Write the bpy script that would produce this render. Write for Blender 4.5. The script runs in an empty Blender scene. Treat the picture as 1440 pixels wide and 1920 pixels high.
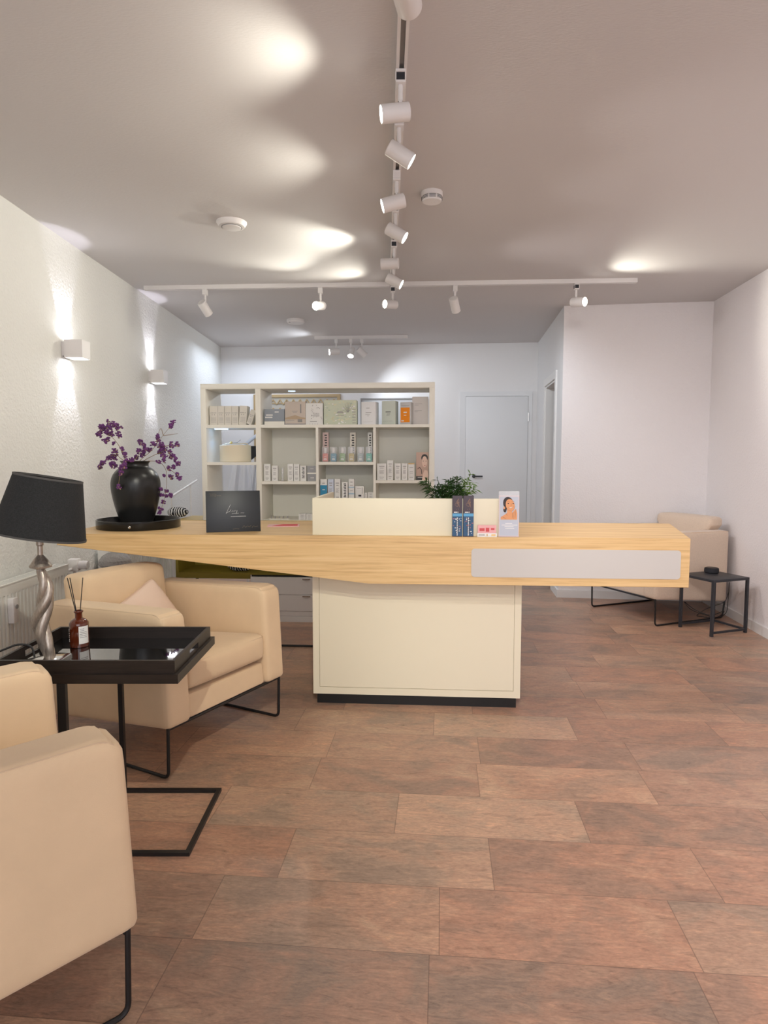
import bpy, bmesh, math, random
from mathutils import Vector, Matrix
random.seed(7)
PI = math.pi
C = bpy.context.scene.collection
S = bpy.context.scene

# ------------------------------------------------------------------ camera, world, light, exposure
F, EYE = 1220.0, 1.24
PITCH = math.atan(98 / F)
cam = bpy.data.cameras.new('camera'); cam.sensor_fit = 'HORIZONTAL'; cam.sensor_width = 36
cam.lens = F / 1440 * 36; cam.clip_start = 0.05
co = bpy.data.objects.new('camera', cam); C.objects.link(co)
co.location = (0, 0, EYE); co.rotation_euler = (PI / 2 - PITCH, 0, 0)
S.camera = co
S.view_settings.view_transform = 'Standard'; S.view_settings.look = 'None'
S.view_settings.gamma = 1; S.view_settings.use_curve_mapping = False
S.view_settings.exposure = 0.40
w = bpy.data.worlds.new('world'); S.world = w; w.use_nodes = True
w.node_tree.nodes['Background'].inputs[0].default_value = (0.85, 0.9, 1, 1)
w.node_tree.nodes['Background'].inputs[1].default_value = 1.0
H = 2.58
TH = math.radians(-3.9)          # the desk, shelf and back wall stand slightly askew to the side walls

def area(name, loc, rot, sx, sy, power, col):
    l = bpy.data.lights.new(name, 'AREA'); l.shape = 'RECTANGLE'; l.size = sx; l.size_y = sy
    l.energy = power; l.color = col
    o = bpy.data.objects.new(name, l); C.objects.link(o); o.location = loc; o.rotation_euler = rot
    return o
# fill light added behind the camera, at an unseen shop window
area('window_fill', (0.1, -2.45, 1.4), (PI / 2, 0, 0), 3.8, 2.2, 36, (0.97, 0.95, 1))
# added cool fill for the bluish daylight behind the shelf unit at the left
area('rear_cool_fill', (-1.35, 7.2, 2.45), (0, 0, 0), 0.9, 0.9, 8, (0.72, 0.83, 1))

# ------------------------------------------------------------------ pixel -> plane helpers (measure real positions)
cp, sp_ = math.cos(PITCH), math.sin(PITCH)
def ray(px, py):
    u = (px - 720) / F; v = (py - 960) / F
    return (u, cp - v * sp_, -sp_ - v * cp)
def at_z(px, py, z):
    r = ray(px, py); t = (z - EYE) / r[2]; return Vector((r[0] * t, r[1] * t, z))
def at_y(px, py, Y):
    r = ray(px, py); t = Y / r[1]; return Vector((r[0] * t, Y, EYE + r[2] * t))
def on_line(px, py, ox, oy, ang, off=0.0):
    """local x and world z where the sight line meets the vertical plane through (ox,oy) along ang, pushed back by off"""
    dx, dy = math.cos(ang), math.sin(ang)
    ox -= dy * off; oy += dx * off
    r = ray(px, py)
    # t*r0 = ox + l*dx ; t*r1 = oy + l*dy
    det = r[0] * (-dy) + r[1] * dx
    t = (ox * (-dy) + oy * dx) / det
    l = (t * r[0] - ox) * dx + (t * r[1] - oy) * dy
    return l, EYE + t * r[2]

# ------------------------------------------------------------------ materials
def mat(name, col, rough=0.5, metal=0.0, var=0.0, vscale=8, bump=0.0, bscale=200, bdist=0.002, emit=None, trans=0.0, alpha=1.0,
        stretch=(1, 1, 1), col2=None, coat=0.0, ior=1.45, sheen=0.0):
    m = bpy.data.materials.new(name); m.use_nodes = True
    nt = m.node_tree; N = nt.nodes; L = nt.links; b = N['Principled BSDF']
    b.inputs['Base Color'].default_value = (*col, 1); b.inputs['Roughness'].default_value = rough
    b.inputs['Metallic'].default_value = metal; b.inputs['Transmission Weight'].default_value = trans
    b.inputs['Alpha'].default_value = alpha; b.inputs['Coat Weight'].default_value = coat
    b.inputs['IOR'].default_value = ior; b.inputs['Sheen Weight'].default_value = sheen
    if emit:
        b.inputs['Emission Color'].default_value = (*emit[0], 1); b.inputs['Emission Strength'].default_value = emit[1]
    tc = N.new('ShaderNodeTexCoord'); mp = N.new('ShaderNodeMapping'); mp.inputs['Scale'].default_value = stretch
    L.new(tc.outputs['Object'], mp.inputs['Vector'])
    if var or col2:
        n = N.new('ShaderNodeTexNoise'); n.inputs['Scale'].default_value = vscale; n.inputs['Detail'].default_value = 5
        L.new(mp.outputs[0], n.inputs['Vector'])
        r = N.new('ShaderNodeValToRGB')
        c2 = col2 or tuple(c * (1 - var) for c in col)
        r.color_ramp.elements[0].position = 0.3; r.color_ramp.elements[1].position = 0.7
        r.color_ramp.elements[0].color = (*c2, 1); r.color_ramp.elements[1].color = (*col, 1)
        L.new(n.outputs['Fac'], r.inputs[0]); L.new(r.outputs[0], b.inputs['Base Color'])
    if bump:
        n2 = N.new('ShaderNodeTexNoise'); n2.inputs['Scale'].default_value = bscale; n2.inputs['Detail'].default_value = 4
        L.new(mp.outputs[0], n2.inputs['Vector'])
        bp = N.new('ShaderNodeBump'); bp.inputs['Strength'].default_value = bump; bp.inputs['Distance'].default_value = bdist
        L.new(n2.outputs['Fac'], bp.inputs['Height']); L.new(bp.outputs[0], b.inputs['Normal'])
    return m

M = {}
M['plaster'] = mat('rough white plaster', (0.765, 0.76, 0.725), 0.9, bump=1.0, bscale=70, bdist=0.006)
M['plaster_rose'] = mat('rough rosy white plaster', (0.86, 0.825, 0.82), 0.9, bump=0.8, bscale=80, bdist=0.005)
M['wall'] = mat('white painted wallpaper', (0.80, 0.79, 0.785), 0.9, bump=0.35, bscale=130, bdist=0.002)
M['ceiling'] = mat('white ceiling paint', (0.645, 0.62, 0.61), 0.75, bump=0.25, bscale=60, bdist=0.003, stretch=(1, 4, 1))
M['trim'] = mat('white lacquer trim', (0.82, 0.81, 0.79), 0.45)
M['doorpaint'] = mat('pale grey door paint', (0.74, 0.745, 0.75), 0.5)
M['white'] = mat('white metal', (0.80, 0.77, 0.75), 0.45)
M['cream'] = mat('cream laminate', (0.80, 0.74, 0.565), 0.5)
M['shelf'] = mat('cream white board', (0.87, 0.84, 0.75), 0.5)
M['shelfback'] = mat('shelf back board', (0.87, 0.85, 0.77), 0.6)
M['black'] = mat('black metal', (0.012, 0.012, 0.013), 0.4)
M['anthracite'] = mat('anthracite metal', (0.028, 0.03, 0.036), 0.45)
M['plinth'] = mat('black plinth', (0.008, 0.008, 0.008), 0.35)
M['fabric'] = mat('beige woven fabric', (0.76, 0.57, 0.365), 0.95, var=0.06, vscale=9, bump=0.35, bscale=500, bdist=0.001, sheen=0.2)
M['fabric2'] = mat('rosy beige woven fabric', (0.72, 0.575, 0.45), 0.95, var=0.12, vscale=160, bump=0.5, bscale=400, bdist=0.0015, sheen=0.2)
M['piping'] = mat('beige seam cord', (0.66, 0.49, 0.33), 0.9)
M['rose'] = mat('pale rose ribbed fabric', (0.80, 0.62, 0.50), 0.95, bump=0.3, bscale=60, bdist=0.003, stretch=(1, 1, 5))
M['shade'] = mat('black linen lampshade', (0.022, 0.023, 0.024), 0.95, var=0.45, vscale=260, bump=0.4, bscale=400)
M['pewter'] = mat('brushed pewter', (0.46, 0.40, 0.34), 0.38, metal=0.75, var=0.35, vscale=60, stretch=(4, 4, 1))
M['chrome'] = mat('chrome', (0.8, 0.8, 0.8), 0.12, metal=1)
M['darkwood'] = mat('dark stained wood', (0.022, 0.015, 0.012), 0.42, var=0.5, vscale=12, stretch=(1, 12, 12))
M['mirror'] = mat('black glass', (0.004, 0.004, 0.004), 0.03, coat=1, ior=2.2)
M['amber'] = mat('amber glass', (0.10, 0.018, 0.006), 0.06, coat=0.6)
M['paper'] = mat('white paper', (0.82, 0.81, 0.78), 0.8)
M['ceramic'] = mat('matt black ceramic', (0.014, 0.014, 0.014), 0.33, var=0.3, vscale=6)
M['lacquer'] = mat('black lacquer', (0.008, 0.008, 0.008), 0.18)
M['twig'] = mat('olive twig', (0.26, 0.17, 0.09), 0.8)
M['berry'] = mat('purple blossom', (0.17, 0.045, 0.20), 0.7, var=0.5, vscale=90)
M['bud'] = mat('tan calyx', (0.42, 0.30, 0.18), 0.8)
M['radiator'] = mat('white radiator enamel', (0.80, 0.79, 0.74), 0.4)
M['lens'] = mat('lit lamp lens', (1, 1, 1), 0.4, emit=((1, 0.97, 0.9), 14))
M['led'] = mat('lit wall light slot', (1, 1, 1), 0.4, emit=((0.93, 0.93, 1), 14))
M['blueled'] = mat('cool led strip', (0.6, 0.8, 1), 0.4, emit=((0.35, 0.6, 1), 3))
M['grey'] = mat('grey groove', (0.30, 0.29, 0.28), 0.6)
M['ink'] = mat('grey print', (0.36, 0.34, 0.33), 0.8)
M['inkdark'] = mat('dark print', (0.08, 0.08, 0.08), 0.8)
M['olive'] = mat('olive gold lacquer', (0.22, 0.17, 0.02), 0.5)
M['gold'] = mat('gold edge', (0.60, 0.43, 0.14), 0.4)
M['bronze'] = mat('bronze frame', (0.42, 0.30, 0.15), 0.45)
M['robe'] = mat('white towelling', (0.80, 0.80, 0.83), 0.95, bump=0.2, bscale=30)
M['panel'] = mat('frosted white panel', (0.56, 0.535, 0.50), 0.3)
M['cable'] = mat('black cable', (0.02, 0.02, 0.02), 0.5)
M['glass'] = mat('smoky crystal', (0.58, 0.56, 0.54), 0.2, trans=0.35, bump=1.0, bscale=70, bdist=0.01)
M['acrylic'] = mat('clear acrylic', (0.9, 0.9, 0.92), 0.05, alpha=0.22, coat=1)
M['leaf'] = mat('dark green leaf', (0.035, 0.10, 0.02), 0.5, var=0.6, vscale=30)
M['leaf2'] = mat('fresh green leaf', (0.16, 0.30, 0.05), 0.5, var=0.3, vscale=30)
def flat(name, c, r=0.6): 
    if name not in M: M[name] = mat(name, c, r)
    return M[name]

def wood_mat():
    m = bpy.data.materials.new('light oak laminate'); m.use_nodes = True
    nt = m.node_tree; N = nt.nodes; L = nt.links; b = N['Principled BSDF']; b.inputs['Roughness'].default_value = 0.45
    tc = N.new('ShaderNodeTexCoord'); mp = N.new('ShaderNodeMapping'); mp.inputs['Scale'].default_value = (0.9, 14, 30)
    L.new(tc.outputs['Object'], mp.inputs['Vector'])
    n = N.new('ShaderNodeTexNoise'); n.inputs['Scale'].default_value = 2.2; n.inputs['Detail'].default_value = 8; n.inputs['Roughness'].default_value = 0.62
    n.inputs['Distortion'].default_value = 0.4
    L.new(mp.outputs[0], n.inputs['Vector'])
    r = N.new('ShaderNodeValToRGB'); e = r.color_ramp.elements
    e[0].position = 0.28; e[0].color = (0.50, 0.30, 0.125, 1); e[1].position = 0.72; e[1].color = (0.78, 0.56, 0.29, 1)
    k = e.new(0.5); k.color = (0.70, 0.47, 0.215, 1)
    L.new(n.outputs['Fac'], r.inputs[0]); L.new(r.outputs[0], b.inputs['Base Color'])
    return m
M['oak'] = wood_mat()

def floor_mat():
    m = bpy.data.materials.new('worn rustic vinyl planks'); m.use_nodes = True
    nt = m.node_tree; N = nt.nodes; L = nt.links; b = N['Principled BSDF']
    def math_(op, a, c=None):
        n = N.new('ShaderNodeMath'); n.operation = op
        for i, v in enumerate((a, c)):
            if v is None: continue
            if isinstance(v, (int, float)): n.inputs[i].default_value = v
            else: L.new(v, n.inputs[i])
        return n.outputs[0]
    g = N.new('ShaderNodeNewGeometry'); mp = N.new('ShaderNodeMapping'); mp.inputs['Rotation'].default_value = (0, 0, math.radians(5.0))
    L.new(g.outputs['Position'], mp.inputs['Vector'])
    s = N.new('ShaderNodeSeparateXYZ'); L.new(mp.outputs[0], s.inputs[0])
    u, v = s.outputs[0], s.outputs[1]
    vr = math_('DIVIDE', math_('SUBTRACT', v, 0.235), 0.262)
    row = math_('FLOOR', vr)
    wn = N.new('ShaderNodeTexWhiteNoise'); wn.noise_dimensions = '1D'; L.new(row, wn.inputs['W'])
    ur = math_('ADD', math_('DIVIDE', u, 0.64), math_('MULTIPLY', wn.outputs['Value'], 7.3))
    colm = math_('FLOOR', ur)
    cb = N.new('ShaderNodeCombineXYZ'); L.new(row, cb.inputs[0]); L.new(colm, cb.inputs[1])
    w2 = N.new('ShaderNodeTexWhiteNoise'); w2.noise_dimensions = '3D'; L.new(cb.outputs[0], w2.inputs['Vector'])
    # tile-wise shifted coordinates
    sc = N.new('ShaderNodeVectorMath'); sc.operation = 'SCALE'; sc.inputs['Scale'].default_value = 30; L.new(w2.outputs['Color'], sc.inputs[0])
    ad = N.new('ShaderNodeVectorMath'); ad.operation = 'ADD'; L.new(mp.outputs[0], ad.inputs[0]); L.new(sc.outputs[0], ad.inputs[1])
    def noise(scale, stretch, detail=6, rough=0.6, dist=0.0):
        q = N.new('ShaderNodeMapping'); q.inputs['Scale'].default_value = stretch; L.new(ad.outputs[0], q.inputs['Vector'])
        n = N.new('ShaderNodeTexNoise'); n.inputs['Scale'].default_value = scale; n.inputs['Detail'].default_value = detail
        n.inputs['Roughness'].default_value = rough; n.inputs['Distortion'].default_value = dist
        L.new(q.outputs[0], n.inputs['Vector']); return n.outputs['Fac']
    blotch = noise(3.4, (1, 1.5, 1), 5, 0.6, 0.8); grain = noise(7, (1, 4.5, 1), 10, 0.8, 2.2); fine = noise(60, (1, 3, 1), 6, 0.7)
    def ramp(f, stops):
        r = N.new('ShaderNodeValToRGB'); e = r.color_ramp.elements
        e[0].position, e[0].color = stops[0][0], (*stops[0][1], 1); e[1].position, e[1].color = stops[-1][0], (*stops[-1][1], 1)
        for p_, c_ in stops[1:-1]:
            k = e.new(p_); k.color = (*c_, 1)
        L.new(f, r.inputs[0]); return r.outputs[0]
    def mix(f, a, c, mode='MIX'):
        x = N.new('ShaderNodeMix'); x.data_type = 'RGBA'; x.blend_type = mode
        if isinstance(f, float): x.inputs['Factor'].default_value = f
        else: L.new(f, x.inputs['Factor'])
        L.new(a, x.inputs[6]); L.new(c, x.inputs[7]); return x.outputs[2]
    base = ramp(w2.outputs['Value'], [(0, (0.26, 0.18, 0.14)), (0.28, (0.46, 0.25, 0.17)), (0.45, (0.30, 0.215, 0.17)), (0.62, (0.55, 0.34, 0.23)), (0.8, (0.40, 0.28, 0.205)), (1, (0.70, 0.49, 0.34))])
    bl = ramp(blotch, [(0.30, (0.22, 0.165, 0.13)), (0.42, (0.36, 0.25, 0.18)), (0.52, (0.52, 0.29, 0.19)), (0.64, (0.60, 0.38, 0.25)), (0.75, (0.74, 0.52, 0.34))])
    c1 = mix(0.48, base, bl)
    gr = ramp(grain, [(0.32, (0.48, 0.45, 0.43)), (0.46, (0.92, 0.92, 0.92)), (0.56, (1.1, 1.08, 1.05)), (0.68, (1.55, 1.42, 1.25))])
    c2 = mix(0.8, c1, gr, 'MULTIPLY')
    fr = ramp(fine, [(0.35, (0.75, 0.75, 0.75)), (0.6, (1.1, 1.1, 1.1))])
    c3 = mix(0.7, c2, fr, 'MULTIPLY')
    fu, fv = math_('FRACT', ur), math_('FRACT', vr)
    def edge(f, wd): return math_('LESS_THAN', math_('MINIMUM', f, math_('SUBTRACT', 1.0, f)), wd)
    ed = math_('MAXIMUM', edge(fu, 0.0022), edge(fv, 0.005))
    dk = N.new('ShaderNodeRGB'); dk.outputs[0].default_value = (0.10, 0.06, 0.045, 1)
    c4 = mix(math_('MULTIPLY', ed, 0.5), c3, dk.outputs[0])
    L.new(c4, b.inputs['Base Color'])
    rr = N.new('ShaderNodeMapRange'); rr.inputs[1].default_value = 0.3; rr.inputs[2].default_value = 0.7
    rr.inputs[3].default_value = 0.26; rr.inputs[4].default_value = 0.42; L.new(grain, rr.inputs[0]); L.new(rr.outputs[0], b.inputs['Roughness'])
    bp = N.new('ShaderNodeBump'); bp.inputs['Strength'].default_value = 0.35; bp.inputs['Distance'].default_value = 0.002
    hh = math_('SUBTRACT', math_('ADD', grain, math_('MULTIPLY', fine, 0.5)), math_('MULTIPLY', ed, 1.0))
    L.new(hh, bp.inputs['Height']); L.new(bp.outputs[0], b.inputs['Normal'])
    return m
M['floor'] = floor_mat()

# ------------------------------------------------------------------ mesh helpers
def setmi(faces, mi):
    for f in faces: f.material_index = mi
def bx(bm, c, s, rz=0.0, mi=0, bev=0.0, rot=None):
    n0 = len(bm.verts)
    r = bmesh.ops.create_cube(bm, size=1)
    vs = r['verts']
    mtx = Matrix.Translation(c) @ (rot if rot else Matrix.Rotation(rz, 4, 'Z')) @ Matrix.Diagonal((*s, 1))
    bmesh.ops.transform(bm, matrix=mtx, verts=vs)
    fs = list({f for v in vs for f in v.link_faces}); setmi(fs, mi)
    if bev:
        es = list({e for v in vs for e in v.link_edges})
        bmesh.ops.bevel(bm, geom=es, offset=bev, segments=2, profile=0.5, affect='EDGES', material=-1)
    return bm
def box2(bm, a, b, mi=0, bev=0.0):
    return bx(bm, [(a[i] + b[i]) / 2 for i in range(3)], [abs(b[i] - a[i]) for i in range(3)], mi=mi, bev=bev)
def poly(bm, pts, mi=0):
    f = bm.faces.new([bm.verts.new(p) for p in pts]); f.material_index = mi; return f
def prism(bm, pts, ext, mi=0):
    """pts: 3D outline, ext: extrusion vector"""
    ext = Vector(ext)
    a = [bm.verts.new(p) for p in pts]; b_ = [bm.verts.new(Vector(p) + ext) for p in pts]
    n = len(pts); fs = [bm.faces.new(a), bm.faces.new(b_[::-1])]
    for i in range(n): fs.append(bm.faces.new([a[i], b_[i], b_[(i + 1) % n], a[(i + 1) % n]]))
    setmi(fs, mi); return fs
def tube(bm, pts, r, seg=8, closed=False, mi=0, radii=None):
    pts = [Vector(p) for p in pts]; n = len(pts); rings = []
    up = Vector((0, 0, 1)); prev = None
    for i, p in enumerate(pts):
        if closed: t = (pts[(i + 1) % n] - pts[i - 1]).normalized()
        else: t = (pts[min(i + 1, n - 1)] - pts[max(i - 1, 0)]).normalized()
        if prev is None:
            prev = t.orthogonal().normalized()
        a = (prev - t * prev.dot(t))
        a = a.normalized() if a.length > 1e-6 else t.orthogonal().normalized()
        prev = a; b_ = t.cross(a)
        rr = radii[i] if radii else r
        # widen at mitred corners
        rings.append([bm.verts.new(p + (a * math.cos(2 * PI * k / seg) + b_ * math.sin(2 * PI * k / seg)) * rr) for k in range(seg)])
    fs = []
    for i in range(n if closed else n - 1):
        A, B = rings[i], rings[(i + 1) % n]
        for k in range(seg): fs.append(bm.faces.new([A[k], A[(k + 1) % seg], B[(k + 1) % seg], B[k]]))
    if not closed: fs.append(bm.faces.new(rings[0][::-1])); fs.append(bm.faces.new(rings[-1]))
    setmi(fs, mi); return bm
def bend(pts, r, n=4, closed=False):
    """round the corners of a polyline"""
    pts = [Vector(p) for p in pts]; out = []
    N_ = len(pts)
    for i, p in enumerate(pts):
        if not closed and i in (0, N_ - 1): out.append(p); continue
        a, b_ = pts[i - 1], pts[(i + 1) % N_]
        da, db = (a - p), (b_ - p); k = min(r, da.length * .45, db.length * .45)
        s, e = p + da.normalized() * k, p + db.normalized() * k
        for j in range(n + 1):
            t = j / n; out.append(s * (1 - t) ** 2 + p * 2 * t * (1 - t) + e * t * t)
    return out
def lathe(bm, prof, seg=32, c=(0, 0, 0), mi=0, mtx=None):
    rings = []; vs_all = []
    for r, z in prof:
        if r < 1e-6: ring = [bm.verts.new((0, 0, z))]
        else: ring = [bm.verts.new((r * math.cos(2 * PI * k / seg), r * math.sin(2 * PI * k / seg), z)) for k in range(seg)]
        rings.append(ring); vs_all += ring
    fs = []
    for A, B in zip(rings, rings[1:]):
        for k in range(seg):
            k2 = (k + 1) % seg
            if len(A) == 1 and len(B) == 1: continue
            if len(A) == 1: fs.append(bm.faces.new([A[0], B[k2], B[k]]))
            elif len(B) == 1: fs.append(bm.faces.new([A[k], A[k2], B[0]]))
            else: fs.append(bm.faces.new([A[k], A[k2], B[k2], B[k]]))
    setmi(fs, mi)
    bmesh.ops.transform(bm, matrix=(mtx if mtx else Matrix.Translation(c)), verts=vs_all)
    return bm
def soft(bm, h, r, puff=(0, 0, 0), n=12, fn=None, mi=0):
    """rounded, slightly stuffed box, half sizes h"""
    g = [math.sin(PI / 2 * (2 * i / n - 1)) for i in range(n + 1)]
    cache = {}
    def vert(x, y, z):
        k = (round(x, 5), round(y, 5), round(z, 5))
        if k in cache: return cache[k]
        p = Vector((x * h[0], y * h[1], z * h[2]))
        q = Vector([max(-(h[i] - r), min(h[i] - r, p[i])) for i in range(3)])
        d = p - q
        if d.length > 1e-9: p = q + d.normalized() * r
        p.x += puff[0] * x * (1 - y * y) * (1 - z * z)
        p.y += puff[1] * y * (1 - x * x) * (1 - z * z)
        p.z += puff[2] * z * (1 - x * x) * (1 - y * y)
        if fn: p = Vector(fn(p))
        cache[k] = bm.verts.new(p); return cache[k]
    fs = []
    for ax in range(3):
        for s in (-1, 1):
            for i in range(n):
                for j in range(n):
                    q = []
                    for (a, b_) in ((g[i], g[j]), (g[i + 1], g[j]), (g[i + 1], g[j + 1]), (g[i], g[j + 1])):
                        c = [0, 0, 0]; c[ax] = s; c[(ax + 1) % 3] = a; c[(ax + 2) % 3] = b_
                        q.append(vert(*c))
                    if s < 0: q.reverse()
                    try: fs.append(bm.faces.new(q))
                    except ValueError: pass
    setmi(fs, mi); return bm
def obj(name, bm, mats, parent=None, smooth=True, label=None, kind=None):
    bmesh.ops.recalc_face_normals(bm, faces=bm.faces)
    if smooth:
        for f in bm.faces: f.smooth = True
        for e in bm.edges:
            if len(e.link_faces) == 2 and e.calc_face_angle(0) > math.radians(35): e.smooth = False
    me = bpy.data.meshes.new(name); bm.to_mesh(me); bm.free()
    for m in (mats if isinstance(mats, (list, tuple)) else [mats]): me.materials.append(m if not isinstance(m, str) else M[m])
    o = bpy.data.objects.new(name, me); C.objects.link(o)
    if parent: o.parent = parent
    if label: o['label'] = label
    if kind: o['kind'] = kind
    return o
def struct(name, bm, m, parent=None):
    o = obj(name, bm, m, parent); 
    if not parent: o['kind'] = 'structure'
    return o
def thing(name, label, cat, loc=(0, 0, 0), rz=0.0, group=None):
    o = bpy.data.objects.new(name, None); C.objects.link(o); o.empty_display_size = 0.05
    o.location = loc; o.rotation_euler = (0, 0, rz); o['label'] = label; o['category'] = cat
    if group: o['group'] = group
    return o
def tag(o, label, cat, group=None):
    o['label'] = label; o['category'] = cat
    if group: o['group'] = group
    return o
def dup(root, loc, rz, label):
    r = root.copy(); C.objects.link(r); r.location = loc; r.rotation_euler = (0, 0, rz); r['label'] = label
    for ch in list(root.children):
        c = ch.copy(); C.objects.link(c); c.parent = r
        for g in ch.children:
            d = g.copy(); C.objects.link(d); d.parent = c
    return r
B = bmesh.new

# ------------------------------------------------------------------ the room
XL = -1.95
bm = B(); box2(bm, (-2.3, -2.9, -0.12), (3.3, 8.2, 0)); struct('floor', bm, 'floor')
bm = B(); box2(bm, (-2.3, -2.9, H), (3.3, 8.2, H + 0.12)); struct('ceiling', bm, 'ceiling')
bm = B(); box2(bm, (XL - 0.15, -2.7, 0), (XL, 8.1, H)); struct('wall_left', bm, 'plaster')
def wall(name, a, b_, t, m, z0=0.0, z1=H, parent=None):
    """wall face from a to b_, thickness t to the left of the direction a->b_"""
    a, b_ = Vector((*a, 0)), Vector((*b_, 0)); d = (b_ - a).normalized(); nrm = Vector((-d.y, d.x, 0)) * t
    bm = B(); prism(bm, [a + Vector((0, 0, z0)), b_ + Vector((0, 0, z0)), b_ + nrm + Vector((0, 0, z0)), a + nrm + Vector((0, 0, z0))], (0, 0, z1 - z0))
    return struct(name, bm, m, parent)
BL, BR = (-1.95, 7.905), (1.768, 7.586)
PC = (1.575, 5.81)                 # outer corner of the rose-white alcove wall
RC = (2.80, 5.645)                 # corner of alcove wall and right wall
wall('wall_back', BL, (3.2, 7.463), 0.15, 'wall')
wall('wall_alcove', (PC[0], PC[1]), RC, 0.12, 'plaster_rose')
def rw(y): return 2.80 + (y - 5.645) * 0.105
wall('wall_right', (rw(8.1), 8.1), (rw(-2.7), -2.7), 0.15, 'plaster_rose')
# passage wall with its doorway
pd = Vector((BR[0] - PC[0], BR[1] - PC[1])); PLn = pd.length; pu = pd.normalized()
def pw(s): return (PC[0] + pu.x * s, PC[1] + pu.y * s)
D0, D1, DT = 0.38, 1.08, 2.0
wall('wall_passage', pw(D0), pw(0.12), 0.12, 'wall')
bm = B()
def pwbox(bm, s0, s1, z0, z1, o0=0.0, o1=0.12, mi=0):
    nx, ny = pu.y, -pu.x
    q = []
    for s, o in ((s0, o0), (s1, o0), (s1, o1), (s0, o1)):
        p = pw(s); q.append((p[0] + nx * o, p[1] + ny * o, z0))
    prism(bm, q, (0, 0, z1 - z0), mi)
bpy.data.objects.remove(bpy.data.objects['wall_passage'])
pwbox(bm, 0.0, D0, 0, H); pwbox(bm, D1, PLn, 0, H); pwbox(bm, D0, D1, DT, H)
struct('wall_passage', bm, 'wall')
bm = B()
pwbox(bm, D0 - 0.07, D0, 0, DT + 0.07, -0.015, 0.0); pwbox(bm, D1, D1 + 0.07, 0, DT + 0.07, -0.015, 0.0); pwbox(bm, D0, D1, DT, DT + 0.07, -0.015, 0.0)
pwbox(bm, D0, D0 + 0.018, 0, DT, 0.0, 0.12); pwbox(bm, D1 - 0.018, D1, 0, DT, 0.0, 0.12); pwbox(bm, D0 + 0.018, D1 - 0.018, DT - 0.018, DT, 0.0, 0.12)
struct('trim_1', bm, 'trim')
# front of the shop behind the camera: low wall, window frame
bm = B(); box2(bm, (-1.95, -2.7, 0), (2.05, -2.55, 0.25)); box2(bm, (-1.95, -2.7, 2.5), (2.05, -2.55, H)); struct('wall_front', bm, 'wall')
bm = B()
for x in (-1.9, -0.6, 0.75, 2.0): box2(bm, (x - 0.04, -2.66, 0.25), (x + 0.04, -2.6, 2.5))
box2(bm, (-1.86, -2.66, 0.25), (1.96, -2.6, 0.31)); box2(bm, (-1.86, -2.66, 2.44), (1.96, -2.6, 2.5))
struct('window_1', bm, 'trim')
# skirting boards
def skirt(name, a, b_, h=0.07, t=0.014):
    a, b_ = Vector((*a, 0)), Vector((*b_, 0)); d = (b_ - a).normalized(); n = Vector((d.y, -d.x, 0)) * t
    bm = B(); prism(bm, [a, b_, b_ + n, a + n], (0, 0, h)); struct(name, bm, 'trim')
skirt('baseboard_left', (XL, -2.5), (XL, 7.88))
skirt('baseboard_back', BL, BR)
skirt('baseboard_alcove', (PC[0] - 0.014, PC[1] - 0.0), RC)
skirt('baseboard_right', (rw(5.6), 5.6), (rw(-2.5), -2.5))
skirt('baseboard_passage', pw(D0 - 0.08), pw(0.0))

# back door
dang = math.atan2(BR[1] - BL[1], BR[0] - BL[0])
def bw(px, py, off=0.0): return on_line(px, py, BL[0], BL[1], dang, off)
dr = bpy.data.objects.new('door_1', None); C.objects.link(dr); dr['kind'] = 'structure'
dr.location = (BL[0], BL[1], 0); dr.rotation_euler = (0, 0, dang)
x0, zt = bw(863, 735); x1, _ = bw(998, 735); lx0, lz = bw(873, 744); lx1, _ = bw(990, 744)
bm = B()
box2(bm, (x0, -0.02, 0), (lx0, -0.002, zt)); box2(bm, (lx1 + .004, -0.02, 0), (x1, -0.002, zt)); box2(bm, (lx0, -0.02, lz + .004), (lx1 + .004, -0.002, zt))
obj('door_frame', bm, 'doorpaint', dr)
bm = B(); box2(bm, (lx0 + 0.002, -0.026, 0.01), (lx1, -0.003, lz), bev=0.002); obj('door_leaf', bm, 'doorpaint', dr)
bm = B(); box2(bm, (lx1 - 0.001, -0.019, 0.01), (lx1 + 0.006, -0.0015, lz + 0.005)); obj('door_gap', bm, 'grey', dr)
hx, hz = bw(990, 782)
bm = B(); lathe(bm, [(0, -0.05), (0.009, -0.05), (0.009, 0.05), (0, 0.05)], 12, (hx + 0.002, -0.032, hz)); obj('hinge', bm, 'chrome', dr)
kx, kz = bw(888, 893)
bm = B(); tube(bm, bend([(kx, -0.026, kz), (kx, -0.075, kz), (kx + 0.10, -0.075, kz)], 0.015), 0.009, 10)
lathe(bm, [(0, 0), (0.02, 0), (0.02, 0.006), (0, 0.006)], 16, mtx=Matrix.Translation((kx, -0.026, kz)) @ Matrix.Rotation(PI / 2, 4, 'X')); obj('door_handle', bm, 'anthracite', dr)

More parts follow.
